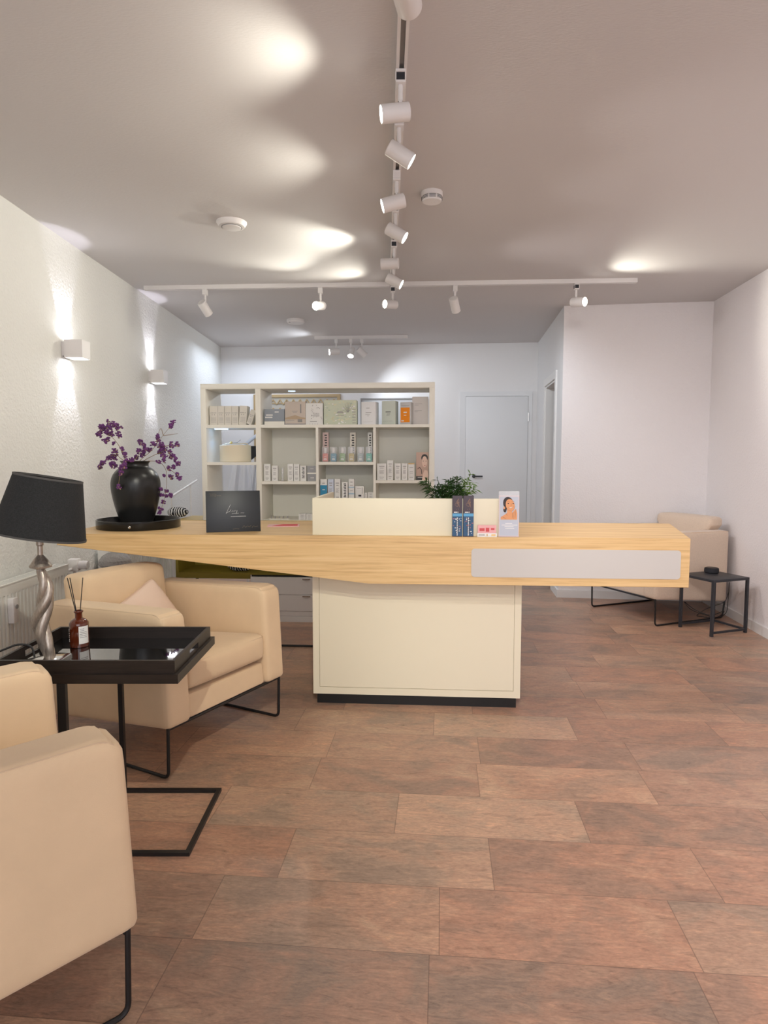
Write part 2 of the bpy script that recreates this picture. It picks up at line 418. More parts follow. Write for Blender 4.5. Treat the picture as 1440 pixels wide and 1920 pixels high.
# gold-framed lattice picture and grey picture on the back wall (both generic)
def wall_picture(name, px0, px1, py0, zbot, fw, fm, im, label, kind):
    a, zt = bw(px0, py0, -0.02); b_, _ = bw(px1, py0, -0.02)
    t = thing(name, label, 'picture', (BL[0], BL[1], 0), dang)
    bm = B()
    box2(bm, (a, -0.03, zbot), (a + fw, -0.002, zt)); box2(bm, (b_ - fw, -0.03, zbot), (b_, -0.002, zt))
    box2(bm, (a + fw, -0.03, zt - fw), (b_ - fw, -0.002, zt)); box2(bm, (a + fw, -0.03, zbot), (b_ - fw, -0.002, zbot + fw))
    obj('picture_frame', bm, fm, t)
    bm = B(); box2(bm, (a + fw, -0.015, zbot + fw), (b_ - fw, -0.003, zt - fw)); obj('picture_canvas', bm, im, t)
    if kind == 'lattice':
        bm = B(); w_ = b_ - a - 2 * fw; h_ = zt - zbot - 2 * fw; y = -0.019
        def bar(p, q, r=0.008): tube(bm, [(p[0], y, p[1]), (q[0], y, q[1])], r, 4)
        z1 = zt - fw
        # wavy ornamental band, then a diamond lattice
        for rrow in range(2):
            for i in range(12):
                cx = a + fw + (i + .5) * w_ / 12; cz = z1 - 0.06 - rrow * 0.10
                bar((cx - w_ / 24, cz - .025), (cx, cz + .035)); bar((cx, cz + .035), (cx + w_ / 24, cz - .025)); bar((cx - .03, cz - .01), (cx + .03, cz - .01), .007)
        zz = z1 - 0.2; st = 0.055
        n = int(w_ / st)
        while zz > zbot + fw + st:
            for i in range(n):
                x = a + fw + i * w_ / n
                bar((x, zz), (x + w_ / n, zz - st)); bar((x, zz - st), (x + w_ / n, zz))
            zz -= st
        obj('lattice_pattern', bm, 'bronze', t)
    return t
wall_picture('ornamental_picture', 475.5, 638, 740, 0.75, 0.035, 'bronze', flat('aged cream ground', (0.45, 0.42, 0.36)), 'large bronze-framed lattice-patterned picture on the back wall behind the shelf', 'lattice')
wall_picture('wall_picture', 676, 800, 747, 0.9, 0.012, 'grey', flat('pale grey board', (0.50, 0.51, 0.52)), 'plain pale grey board on the back wall behind the shelf, seen above the white cartons', '')

# ------------------------------------------------------------------ track lighting
def track(name, a, b_, label, group=None):
    a, b_ = Vector(a), Vector(b_); L_ = (b_ - a).length; ang = math.atan2(b_.y - a.y, b_.x - a.x)
    t = thing(name, label, 'track', (a.x, a.y, H), ang, group)
    bm = B(); w_, h_ = 0.036, 0.032; g = 0.008
    pr = [(0, -w_ / 2, 0), (0, -w_ / 2, -h_), (0, -g, -h_), (0, -g, -h_ + .02), (0, g, -h_ + .02), (0, g, -h_), (0, w_ / 2, -h_), (0, w_ / 2, 0)]
    prism(bm, pr, (L_, 0, 0)); obj('rail', bm, 'white', t)
    bm = B(); box2(bm, (0.002, -g + .0005, -h_ + .012), (L_ - .002, g - .0005, -h_ + .0195)); obj('rail_groove', bm, 'grey', t)
    bm = B(); box2(bm, (-0.006, -w_ / 2, -h_), (0, w_ / 2, 0)); obj('end_cap', bm, 'white', t)
    bm = B(); box2(bm, (L_, -w_ / 2, -h_), (L_ + .006, w_ / 2, 0)); obj('end_cap', bm, 'white', t)
    return t
track('lighting_track', (0.055, -1.5, 0), (0.062, 5.06, 0), 'white ceiling track running from the viewer to the cross track')
TA, TB = (-1.85, 5.165), (1.87, 4.95)
track('lighting_track', (*TA, 0), (*TB, 0), 'white ceiling track running crosswise above the desk')
track('lighting_track', (-0.75, 7.22, 0), (0.25, 7.15, 0), 'short white ceiling track close to the back wall')
def ty(x): return TA[1] + (x - TA[0]) * (TB[1] - TA[1]) / (TB[0] - TA[0])

def spot(loc, d, label, power=14, size=95, col=(1, 0.93, 0.80), scale=1.0, dark=False, group='ceiling track spotlights'):
    d = Vector(d).normalized()
    t = thing('track_spotlight', label, 'spotlight', (loc[0], loc[1], H - 0.032), 0, group)
    k = scale
    bm = B(); box2(bm, (-.017, -.024, -.010), (.017, .024, -0.0002), bev=.002); box2(bm, (-.017, -.024, -.044), (.017, .024, -.036), bev=.002)
    if dark:
        box2(bm, (-.014, -.019, -.036), (.014, .019, -.010), mi=1)
        for sx in (-1, 1): box2(bm, (sx * .0165 - .0015, -.022, -.037), (sx * .0165 + .0015, -.018, -.009))
    else: box2(bm, (-.0165, -.0235, -.036), (.0165, .0235, -.010))
    obj('track_adapter', bm, ['white', 'anthracite'], t)
    bm = B(); lathe(bm, [(0, -.044), (.0085, -.044), (.0085, -.092), (.006, -.094), (.006, -.104), (0, -.104)], 14); obj('stem', bm, 'white', t)
    up = Vector((0, 0, 1)); u = (up - d * up.dot(d)).normalized()
    r = 0.034 * k
    ax = Vector((0, 0, -.100)) - u * r
    back = ax - d * 0.030 * k; rot = d.to_track_quat('Z', 'Y').to_matrix().to_4x4()
    Lh = 0.112 * k
    bm = B(); lathe(bm, [(0, 0), (r - .003, 0), (r, .003), (r, Lh), (r - .0025, Lh), (r - .003, Lh - .008), (0, Lh - .008)], 32, mtx=Matrix.Translation(back) @ rot); hd = obj('lamp_head', bm, 'white', t)
    bm = B(); lathe(bm, [(0, Lh - .0075), (r - .0032, Lh - .0075), (r - .0032, Lh - .003), (0, Lh - .003)], 32, mtx=Matrix.Translation(back) @ rot); obj('lens', bm, 'lens', t)
    if power:
        l = bpy.data.lights.new('spot_light', 'SPOT'); l.energy = power; l.spot_size = math.radians(size); l.spot_blend = 0.7; l.color = col
        l.shadow_soft_size = 0.022
        o = bpy.data.objects.new('spot_light', l); C.objects.link(o); o.parent = t
        o.location = back + d * (Lh + 0.03); o.rotation_euler = d.to_track_quat('-Z', 'Y').to_euler()
    return t
WARM, PINK, COOL = (1, 0.97, 0.84), (1, 0.94, 0.95), (0.84, 0.91, 1)
SL, SR = 14, 34
spot((0.06, 1.765), (-.2, -.95, -.05), 'white track spotlight nearest the viewer, cut by the top picture edge', 16, 100, PINK, 1.0)
spot((0.056, 2.315), (-.96, -.12, -.15), 'big white spotlight pointing left with open bright lens, second from the viewer', SL, 112, WARM, .88, True)
spot((0.058, 2.60), (.82, .05, -.5), 'white spotlight tilted down to the right, third from the viewer on the long track', SR, 102, PINK, .92)
spot((0.058, 3.08), (-.95, -.06, -.27), 'white spotlight pointing left beside the slotted smoke detector', SL, 118, WARM, .95)
spot((0.059, 3.465), (.80, -.12, -.5), 'white spotlight tilted down to the right just behind the smoke detector', SR, 102, PINK, .95, True)
spot((0.06, 4.02), (-.98, .15, 0.0), 'white spotlight pointing level to the left with its lens hidden, near the track crossing', 16, 104, WARM, .95, True)
spot((0.061, 4.375), (.83, -.12, -.45), 'white spotlight tilted down to the right closest to the track crossing', SR, 100, PINK, .95)
spot((0.067, ty(.067)), (-.78, -.55, -.08), 'white spotlight at the track crossing, glaring towards the left', 16, 104, WARM, .95, True)
spot((-1.38, ty(-1.38)), (.3, .6, -.62), 'white spotlight at the left end of the cross track', 16, 110, COOL)
spot((-0.486, ty(-.486)), (-.35, -.85, -.2), 'glaring white spotlight on the cross track, second from its left end', 20, 100, WARM)
spot((0.536, ty(.536)), (.25, .6, -.65), 'white spotlight pointing away on the right half of the cross track', 34, 120, COOL)
spot((1.435, ty(1.435)), (.6, -.72, -.12), 'glaring white spotlight at the right end of the cross track', 20, 104, WARM, 1.0, True)
spot((-0.52, 7.204), (-.93, -.3, -.12), 'small white spotlight pointing left on the rear track', 9, 110, COOL)
spot((-0.36, 7.193), (-.1, -.55, -.85), 'small white spotlight glaring downwards on the rear track', 16, 130, COOL)
spot((-0.24, 7.184), (.55, .2, -.5), 'small white spotlight tilted to the right on the rear track', 16, 120, COOL)
# unseen spots above and behind the viewer, added to fill floor, shelf and armchair
spot((0.058, 0.75), (.62, .30, -.72), 'unseen white track spotlight added above the viewer to brighten the floor on the right', 85, 105, PINK)
spot((0.058, -0.20), (.0, .95, -.27), 'unseen white track spotlight added behind the viewer to brighten the shelf unit', 50, 56, WARM)
spot((0.058, 0.35), (-.31, .80, -.54), 'unseen white track spotlight added above the viewer to brighten the middle armchair', 70, 58, WARM)
spot((0.058, -0.90), (.42, .88, -.36), 'rearmost white track spotlight aimed at the right half of the room', 78, 62, PINK)

# ------------------------------------------------------------------ ceiling devices
t = thing('smoke_detector', 'round white detector with dark ring, left of the long ceiling track', 'smoke detector', (-0.862, 3.80, H))
bm = B(); lathe(bm, [(0, 0), (.085, 0), (.085, -.006), (.072, -.026), (.060, -.028), (0, -.028)], 48); obj('detector_body', bm, 'white', t)
bm = B(); lathe(bm, [(.058, -.0279), (.058, -.0305), (.054, -.0305), (.054, -.0279)], 48); obj('dark_ring', bm, 'grey', t)
bm = B(); lathe(bm, [(0, -.028), (.053, -.028), (.052, -.034), (.042, -.036), (0, -.036)], 48); obj('sensor_cap', bm, 'white', t)
t = thing('smoke_detector', 'white slotted smoke detector right of the long ceiling track', 'smoke detector', (0.241, 3.39, H))
bm = B(); lathe(bm, [(0, 0), (.054, 0), (.054, -.022), (.050, -.024), (.050, -.040), (.046, -.046), (0, -.046)], 48); obj('detector_body', bm, 'white', t)
bm = B()
for z in (-.0255, -.0315, -.0375):
    for a0 in range(0, 360, 45):
        pts = [(.0515 * math.cos(math.radians(a)), .0515 * math.sin(math.radians(a)), z) for a in range(a0 + 4 - 22, a0 + 42 - 22, 6)]
        tube(bm, pts, .0012, 6)
obj('vent_slots', bm, 'inkdark', t)
t = thing('smoke_detector', 'small flat white detector behind the cross track', 'smoke detector', (-0.849, 6.38, H))
bm = B(); lathe(bm, [(0, 0), (.085, 0), (.085, -.022), (.075, -.032), (0, -.032)], 40); obj('detector_body', bm, 'white', t)
bm = B(); bx(bm, (-.05, -.05, -.031), (.012, .012, .006)); obj('status_led', bm, 'grey', t)

# ------------------------------------------------------------------ cube wall lights
def wall_light(y, z, label):
    t = thing('wall_light', label, 'wall light', (XL, y, z), 0, 'cube wall lights on the left wall')
    s = 0.107
    bm = B()
    box2(bm, (0.0005, -.045, .012), (.022, .045, s - .012))
    obj('mounting_plate', bm, 'white', t)
    bm = B()       # open box: four walls, light windows above and below
    tk = .006
    box2(bm, (.022, -s / 2, 0), (.022 + tk, s / 2, s)); box2(bm, (.022 + s - tk, -s / 2, 0), (.022 + s, s / 2, s))
    box2(bm, (.022 + tk, -s / 2, 0), (.022 + s - tk, -s / 2 + tk, s)); box2(bm, (.022 + tk, s / 2 - tk, 0), (.022 + s - tk, s / 2, s))
    obj('lamp_housing', bm, 'white', t)
    for za in (.004, s - .012):
        bm = B(); box2(bm, (.0285, -s / 2 + tk + .0005, za), (.022 + s - tk - .0005, s / 2 - tk - .0005, za + .008)); obj('light_slot', bm, 'led', t)
    for sg in (1, -1):
        l = bpy.data.lights.new('beam', 'SPOT'); l.energy = 6.5; l.spot_size = math.radians(58); l.spot_blend = 0.35; l.color = (0.86, 0.85, 1); l.shadow_soft_size = 0.012
        o = bpy.data.objects.new('beam', l); C.objects.link(o); o.parent = t
        o.location = (.055, 0, s + .002 if sg > 0 else -.002)
        d = Vector((-.33, 0, sg)); o.rotation_euler = d.to_track_quat('-Z', 'Y').to_euler()
wall_light(4.045, 1.856, 'white cube wall light nearer the viewer on the left wall')
wall_light(5.50, 1.874, 'white cube wall light farther back on the left wall')

# ------------------------------------------------------------------ radiators
def radiator(y0, y1, zt, zb, label):
    t = thing('radiator', label, 'radiator', (XL, (y0 + y1) / 2, 0)); L_ = (y1 - y0) / 2
    bm = B()
    n = int((y1 - y0) / 0.0333); st = 2 * L_ / n
    # ribbed front sheet
    prof = []
    for i in range(n):
        y = -L_ + i * st
        prof += [(y, .100), (y + st * .55, .100), (y + st * .66, .086), (y + st * .89, .086)]
    prof.append((L_, .100))
    pts = [(x, y, zb) for y, x in prof] + [(.080, L_, zb), (.080, -L_, zb)]
    prism(bm, pts, (0, 0, zt - zb - .055)); 
    box2(bm, (.088, -L_, zt - .055), (.100, L_, zt - .006)); box2(bm, (.03, -L_ + .02, zb + .01), (.040, L_ - .02, zt - .03))
    obj('ribbed_panel', bm, 'radiator', t)
    for ya, yb_ in ((-L_ - .004, -L_), (L_, L_ + .004)):
        bm = B(); box2(bm, (.026, ya, zb - .01), (.102, yb_, zt)); obj('side_cover', bm, 'radiator', t)
    bm = B()
    box2(bm, (.092, -L_, zt - .006), (.104, L_, zt)); box2(bm, (.024, -L_, zt - .006), (.034, L_, zt)); m_ = int((y1 - y0) / .025)
    for i in range(m_ + 1):
        y = -L_ + .002 + i * (2 * L_ - .004) / m_; box2(bm, (.034, y - .004, zt - .006), (.092, y + .004, zt - .001))
    obj('top_grille', bm, 'radiator', t)
    for y in (-L_ + .15, L_ - .15):
        bm = B(); box2(bm, (.0005, y - .02, zb + .05), (.03, y + .02, zt - .08)); obj('wall_bracket', bm, 'radiator', t)
    return t, L_
t, L_ = radiator(1.9, 3.77, 0.632, 0.12, 'white ribbed panel radiator behind the table lamp on the left wall')
yy = at_y(38, 1140, 3.22)
m_ = thing('heat_meter', 'white heat meter clipped on the front of the nearer radiator', 'meter', (XL + .1005, 3.17, .435))
bm = B(); box2(bm, (0, -.022, 0), (.03, .022, .125), bev=.004); obj('meter_case', bm, 'white', m_)
bm = B(); lathe(bm, [(0, 0), (.011, 0), (.011, .004), (0, .004)], 16, mtx=Matrix.Translation((.030, .006, .08)) @ Matrix.Rotation(PI / 2, 4, 'Y')); obj('meter_seal', bm, 'grey', m_)
radiator(4.34, 6.2, 0.632, 0.12, 'white ribbed panel radiator farther back, seen under the desk')
v = thing('radiator_valve', 'white thermostat valve with pipe beside the nearer radiator', 'valve', (XL, 3.9, 0))
bm = B(); lathe(bm, [(0, 0), (.020, 0), (.026, .012), (.026, .065), (.022, .075), (0, .075)], 24, mtx=Matrix.Translation((.07, .03, .60)) @ Matrix.Rotation(PI / 2, 4, 'Y')); obj('thermostat_head', bm, 'white', v)
bm = B(); tube(bm, bend([(.06, -.12, .58), (.06, .03, .58), (.06, .03, .012)], .02), .008, 10); obj('pipe', bm, 'white', v)
bm = B(); box2(bm, (.035, -.005, .565), (.095, .05, .640), bev=.006); obj('valve_body', bm, 'white', v)

# crystal mushroom lamp standing in the corner by the second radiator
t = thing('crystal_lamp', 'crystal mushroom-shaped lamp on a slim stand between the two radiators', 'lamp', (-1.66, 3.98, 0))
bm = B(); lathe(bm, [(0, 0), (.09, 0), (.09, .01), (.05, .018), (.028, .03), (.028, .40), (.05, .45), (.055, .47), (.055, .58), (0, .58)], 28); obj('pedestal', bm, 'glass', t)
bm = B()
for i in range(9):
    pass
prof = [(0.02, .58), (.085, .585), (.098, .60), (.094, .625), (.075, .65), (.045, .668), (0, .675)]
lathe(bm, prof, 26)
for vtx in bm.verts: 
    a = math.atan2(vtx.co.y, vtx.co.x); k = 1 + .05 * math.sin(13 * a); vtx.co.x *= k; vtx.co.y *= k
for i in range(70):
    a = random.uniform(0, 2 * PI); r = random.uniform(.02, .09); z = .60 + .07 * (1 - (r / .1) ** 2)
    bx(bm, (r * math.cos(a), r * math.sin(a), z), (.012, .012, .012), random.uniform(0, 3))
obj('lamp_dome', bm, 'glass', t, smooth=False)

# ------------------------------------------------------------------ reception desk
FL, FR = Vector((-1.582, 3.145, 0)), Vector((1.395, 2.941, 0))
dvec = (FR - FL); DL = dvec.length; dang2 = math.atan2(dvec.y, dvec.x)
DO = (FL.x, FL.y)
def dk(px, py, off=0.0): return on_line(px, py, DO[0], DO[1], dang2, off)
desk = thing('reception_desk', 'long oak reception counter tapering to the left on a cream pedestal', 'desk', (FL.x, FL.y, 0), dang2)
DT_ = 0.882
p1 = dk(106, 1022); p2 = dk(430, 1061.5); p3 = dk(590, 1083); p4 = dk(690, 1096)
zb = dk(1295, 1102)[1]
BD = 0.72
bm = B()
prof = [(0, DT_), (DL, DT_), (DL, zb), (p4[0], zb), (p1[0], p1[1])]
a = [(x, 0, z) for x, z in prof]; b_ = [(x + 0.0, BD, z) for x, z in prof]
b_ = [(x + (0.165 if x > 1 and i in (1, 2) else (0.0 if i else -0.0)), y, z) for i, (x, y, z) in enumerate(b_)]
va = [bm.verts.new(p) for p in a]; vb = [bm.verts.new(p) for p in b_]
bm.faces.new(va); bm.faces.new(vb[::-1])
for i in range(5): bm.faces.new([va[i], vb[i], vb[(i + 1) % 5], va[(i + 1) % 5]])
bmesh.ops.bevel(bm, geom=list(bm.edges), offset=.0015, segments=1, affect='EDGES')
obj('counter_top', bm, 'oak', desk)
# white sign panel with rounded corners
sx0, sz1 = dk(884, 1028.5); sx1, _ = dk(1277, 1028.5); _, sz0 = dk(1080, 1084)
def rrect(x0, x1, z0, z1, r, y, n=6):
    out = []
    for cx, cz, a0 in ((x1 - r, z1 - r, 0), (x0 + r, z1 - r, 90), (x0 + r, z0 + r, 180), (x1 - r, z0 + r, 270)):
        for i in range(n + 1):
            a = math.radians(a0 + 90 * i / n); out.append((cx + r * math.cos(a), y, cz + r * math.sin(a)))
    return out
bm = B(); prism(bm, rrect(sx0, sx1, sz0, sz1, .016, -.003), (0, .004, 0)); obj('front_panel', bm, 'panel', desk, label='blank frosted white panel with rounded corners in the counter front')
# pedestal
base0 = at_z(593, 1317, 0); base1 = at_z(971, 1327, 0)
def dl(p): v_ = Vector((p.x - FL.x, p.y - FL.y)); c, s = math.cos(dang2), math.sin(dang2); return (v_.x * c + v_.y * s, -v_.x * s + v_.y * c)
q0, q1 = dl(base0), dl(base1)
yb = (q0[1] + q1[1]) / 2
bx0 = q0[0] - .012; bx1 = q1[0] + .008
PH = 0.052
bm = B(); box2(bm, (bx0 + .018, yb, 0), (bx1 - .018, yb + .42, PH)); obj('plinth', bm, 'plinth', desk, label='black recessed plinth')
yf = yb - .012
bm = B()
box2(bm, (bx0, yf + .008, PH), (bx1, yf + .46, zb - .0005), bev=.001)
fr = .033
box2(bm, (bx0, yf, PH), (bx0 + fr, yf + .0085, zb - .001)); box2(bm, (bx1 - fr, yf, PH), (bx1, yf + .0085, zb - .001)); box2(bm, (bx0 + fr, yf, PH), (bx1 - fr, yf + .0085, PH + .035))
# wedge that fills up to the slanting underside at the left
obj('pedestal', bm, 'cream', desk)
bm = B(); box2(bm, (bx0 + fr + .002, yf + .0015, PH + .037), (bx1 - fr - .002, yf + .0095, zb - .001)); obj('pedestal_panel', bm, 'cream', desk)
def under(x):  # underside height of counter
    if x >= p4[0]: return zb
    return p1[1] + (x - p1[0]) * (zb - p1[1]) / (p4[0] - p1[0])
bm = B(); prism(bm, [(bx0, yf + .008, zb - .0005), (p4[0], yf + .008, zb - .0005), (bx0, yf + .008, under(bx0) - .001)], (0, .44, 0)); obj('pedestal_wedge', bm, 'cream', desk)

# low cream screen around the working place on the counter
e0, zz0 = dk(586, 1003, .03); e1, _ = dk(936, 1003, .03)
ztop = dk(720, 934.5, .03)[1]
scr = thing('counter_screen', 'cream box screen standing on the middle of the counter', 'screen', (FL.x, FL.y, DT_), dang2)
hh = ztop - DT_
bm = B(); box2(bm, (e0, .03, 0), (e1, .048, hh), bev=.001); obj('front_board', bm, 'cream', scr)
bm = B(); box2(bm, (e0, .048, 0), (e0 + .018, .62, hh), bev=.001); obj('side_board', bm, 'cream', scr)

def dworld(lx, ly, z=DT_):
    c, s = math.cos(dang2), math.sin(dang2); return (FL.x + lx * c - ly * s, FL.y + lx * s + ly * c, z)

# plant behind the screen
px_ = dk(847, 930, .35)[0]
pl = thing('potted_plant', 'bushy green artificial plant behind the cream counter screen', 'plant', dworld(px_, .35), dang2)
bm = B(); lathe(bm, [(0, 0), (.045, 0), (.058, .09), (.053, .09), (.046, .075), (0, .075)], 24); obj('pot', bm, 'white', pl)
def blades(mi_list, tips, n, L0, L1):
    bm = B()
    for (bxp, tip) in tips:
        bxp, tip = Vector(bxp), Vector(tip)
        mid = (bxp + tip) / 2 + Vector((0, 0, .02))
        cur = [bxp * (1 - t_) ** 2 + mid * 2 * t_ * (1 - t_) + tip * t_ * t_ for t_ in [i / 8 for i in range(9)]]
        tube(bm, cur, .0015, 5)
        for i in range(n):
            t_ = random.uniform(.25, 1.0); k = min(7, int(t_ * 8)); p = cur[k].lerp(cur[k + 1], t_ * 8 - k if k < 8 else 0)
            ax = (cur[k + 1] - cur[k]).normalized()
            a = random.uniform(0, 2 * PI); o1 = ax.orthogonal().normalized(); o2 = ax.cross(o1)
            d = (ax * .75 + (o1 * math.cos(a) + o2 * math.sin(a)) * .8 + Vector((0, 0, -.1))).normalized()
            l = random.uniform(L0, L1); sd = d.cross(Vector((random.random(), random.random(), random.random()))).normalized() * .0034
            m1 = p + d * l * .5 + Vector((0, 0, -.003)); e = p + d * l + Vector((0, 0, -.012))
            th = d.cross(sd).normalized() * .0006
            try:
                v1 = [bm.verts.new(q) for q in (p - th, m1 - sd, e, m1 + sd)]; v2 = bm.verts.new(m1 + th * 2)
                for i_ in range(4): bm.faces.new([v1[i_], v1[(i_ + 1) % 4], v2])
                bm.faces.new(v1[::-1])
            except ValueError: pass
    return bm
tips = []
for i in range(38):
    a = random.uniform(0, 2 * PI); r = random.uniform(.02, .115)
    tips.append(((.01 * math.cos(a), .01 * math.sin(a), .07), (r * math.cos(a) - .03, r * math.sin(a) * .7, random.uniform(.17, .27))))
obj('foliage', blades(0, tips, 38, .025, .05), 'leaf', pl, smooth=False)
tips2 = [((.02, 0, .08), (.095, -.02, .285)), ((.02, 0, .08), (.11, .0, .24)), ((.02, 0, .1), (.12, -.01, .21)), ((.02, 0, .09), (.07, .02, .26))]
obj('foliage', blades(0, tips2, 44, .025, .045), 'leaf2', pl, smooth=False, label='fresh light green upright sprig')

# dark slim cartons
def slim(px0, px1, label):
    a, zt = dk(px0, 929.5, .005); b_, _ = dk(px1, 929.5, .005)
    w_ = b_ - a; h_ = zt - DT_
    t = thing('slim_carton', label, 'carton', dworld(a, .0035), dang2, 'dark slim cartons on the counter')
    bm = B(); box2(bm, (0, 0, 0), (w_, .025, h_), bev=.0008); obj('carton', bm, flat('dark plum card', (0.075, 0.058, 0.075)), t)
    bm = B(); y = -.0006
    def r(x0, x1, z0, z1, mi): box2(bm, (x0 * w_, y - .0001 * mi, z0 * h_), (x1 * w_, .0001, z1 * h_), mi=mi)
    r(.02, .98, .50, .57, 0); r(.02, .98, .02, .50, 1)
    for i in range(22):
        x = random.uniform(.05, .9); z = random.uniform(.04, .46); r(x, min(.97, x + random.uniform(.03, .2)), z, z + random.uniform(.008, .03), random.choice((2, 3, 0)))
    for i in range(7): z = .44 - i * .055; r(.36, .44, z, z + .035, 4); r(.56, .64, z - .02, z + .015, 4); r(.46, .54, z - .01, z + .03, 2)
    r(.47, .52, .02, .25, 2); r(.15, .5, .59, .61, 2); r(.56, .6, .58, .615, 2)
    obj('printed_pattern', bm, [flat('sky blue print', (0.12, 0.38, 0.62)), flat('deep blue print', (0.035, 0.10, 0.20)), 'paper', flat('rose print', (0.45, 0.16, 0.16)), 'inkdark'], t, smooth=False)
    bm = B(); g = lambda x, z: (x * w_, -.0008, z * h_)
    for A_, B_ in (((.25, .78), (.62, .93)), ((.62, .93), (.70, .72)), ((.38, .80), (.70, .84)), ((.45, .86), (.66, .76)), ((.30, .76), (.5, .74)), ((.52, .90), (.56, .73)), ((.4, .68), (.42, .66)), ((.58, .69), (.6, .66))):
        tube(bm, [g(*A_), g(*B_)], .0006, 4)
    obj('copper_emblem', bm, flat('copper foil', (0.45, 0.25, 0.13), .4), t)
slim(848.5, 867, 'left of two dark slim cartons with blue pattern before the cream screen')
slim(869, 888.5, 'right of two dark slim cartons with blue pattern before the cream screen')

# pink leaflet holder
a, zt = dk(895, 985, .0); b_, _ = dk(932, 985, .0); w_ = b_ - a
t = thing('leaflet_holder', 'small clear holder of pink leaflets on the counter between cartons and portrait card', 'leaflet holder', dworld(a, .0), dang2)
bm = B(); box2(bm, (0, .001, 0), (w_, .006, .018), bev=.001); box2(bm, (0, .006, 0), (w_, .028, .004)); obj('holder_lip', bm, 'paper', t)
bm = B(); box2(bm, (.003, .010, .004), (w_ - .003, .014, zt - DT_)); obj('leaflets', bm, flat('pink card', (0.80, 0.42, 0.42)), t)
bm = B()
for x0_, x1_, z0_, z1_ in ((.12, .38, .027, .040), (.44, .62, .024, .042), (.70, .88, .032, .041)): box2(bm, (x0_ * w_, .0093, z0_), (x1_ * w_, .0101, z1_))
obj('red_print', bm, flat('red print', (0.60, 0.08, 0.09)), t)
bm = B()
for i in range(7): box2(bm, (w_ * (.08 + .045 * i), .0004, .006), (w_ * (.08 + .045 * i + .03), .0012, .013), mi=0)
box2(bm, (w_ * .48, .0004, .004), (w_ * .53, .0012, .014), mi=1); box2(bm, (w_ * .72, .0004, .004), (w_ * .93, .0012, .013), mi=2)
obj('lip_print', bm, ['ink', flat('ochre print', (0.5, 0.33, 0.1)), flat('apricot print', (0.80, 0.55, 0.25))], t)

# acrylic stand with drawn portrait of a smiling woman
a, zt = dk(935.5, 921, .005); b_, _ = dk(974, 921, .005); w_ = b_ - a; h_ = zt - DT_
t = thing('portrait_card_stand', 'clear stand with drawn portrait of a smiling woman on pale blue card', 'card stand', dworld(a, .0), dang2)
bm = B(); bx(bm, (w_ / 2, .0065, h_ / 2), (w_, .002, h_)); box2(bm, (0, .0, 0), (w_ + .004, .035, .002)); obj('acrylic_sheet', bm, 'acrylic', t)
bm = B(); ch = h_ * .90
box2(bm, (.001, .0015, .003), (w_ - .001, .0040, ch), mi=0)
box2(bm, (.0035, .0010, .006), (w_ - .0035, .0016, ch - .003), mi=1)
obj('card', bm, [flat('blush card edge', (0.78, 0.60, 0.58)), flat('pale blue card', (0.50, 0.53, 0.60))], t, smooth=False)
def ell(bm, cx, cz, rx, rz, y, mi, n=20, rot=0.0):
    pts = []
    for i in range(n):
        a_ = 2 * PI * i / n; x = rx * math.cos(a_); z = rz * math.sin(a_)
        pts.append((cx + x * math.cos(rot) - z * math.sin(rot), y, cz + x * math.sin(rot) + z * math.cos(rot)))
    prism(bm, pts, (0, .0003, 0), mi)
def U(x, z): return (x * w_, z * h_)
bm = B()
def E_(cx, cz, rx, rz, y, mi, rot=0): ell(bm, cx * w_, cz * h_, rx * w_, rz * h_, y, mi, rot=rot)
def PG(pts, y, mi): prism(bm, [(x * w_, y, z * h_) for x, z in pts], (0, .0003, 0), mi)
PG([(.10, .385), (.10, .44), (.22, .47), (.38, .52), (.5, .56), (.66, .53), (.74, .58), (.84, .62), (.90, .52), (.90, .385)], .0006, 1)   # shoulders, raised hands
E_(.46, .735, .25, .145, .0004, 0, .2)                       # hair
E_(.30, .60, .08, .06, .0003, 0)
E_(.555, .70, .215, .135, .0000, 1, .25)                      # face
E_(.27, .64, .04, .03, .0000, 1)
PG([(.40, .62), (.66, .57), (.60, .48), (.42, .46)], .0002, 1)
for x_, z_ in ((.46, .735), (.70, .735)): E_(x_, z_, .035, .012, -.0004, 0)
for seg_ in (((.38, .765), (.45, .785), (.52, .765)), ((.62, .775), (.70, .79), (.76, .765)), ((.59, .74), (.62, .69), (.57, .685)), ((.46, .655), (.58, .63), (.72, .67)), ((.30, .56), (.42, .47)), ((.66, .55), (.66, .42)), ((.75, .56), (.73, .40)), ((.83, .60), (.80, .42)), ((.13, .45), (.30, .42), (.36, .39)), ((.42, .60), (.60, .57), (.74, .60), (.80, .68))):
    tube(bm, [(x * w_, -.0005, z * h_) for x, z in seg_], .0004, 4, mi=0)
PG([(.48, .652), (.58, .633), (.70, .665), (.58, .650)], -.0005, 2)
obj('portrait', bm, [flat('dark hair print', (0.04, 0.03, 0.03)), flat('skin print', (0.72, 0.33, 0.15)), 'paper'], t, smooth=False, label='line drawing of a woman with dark tied-back hair touching her neck')
bm = B()
for z_, x0_, x1_ in ((.30, .34, .66), (.265, .16, .88), (.23, .30, .70), (.19, .34, .74)):
    x = x0_
    while x < x1_:
        box2(bm, (x * w_, .0004, (z_ - .008) * h_), ((x + .04) * w_, .0011, (z_ + .008) * h_)); x += .055
obj('card_text', bm, 'paper', t)

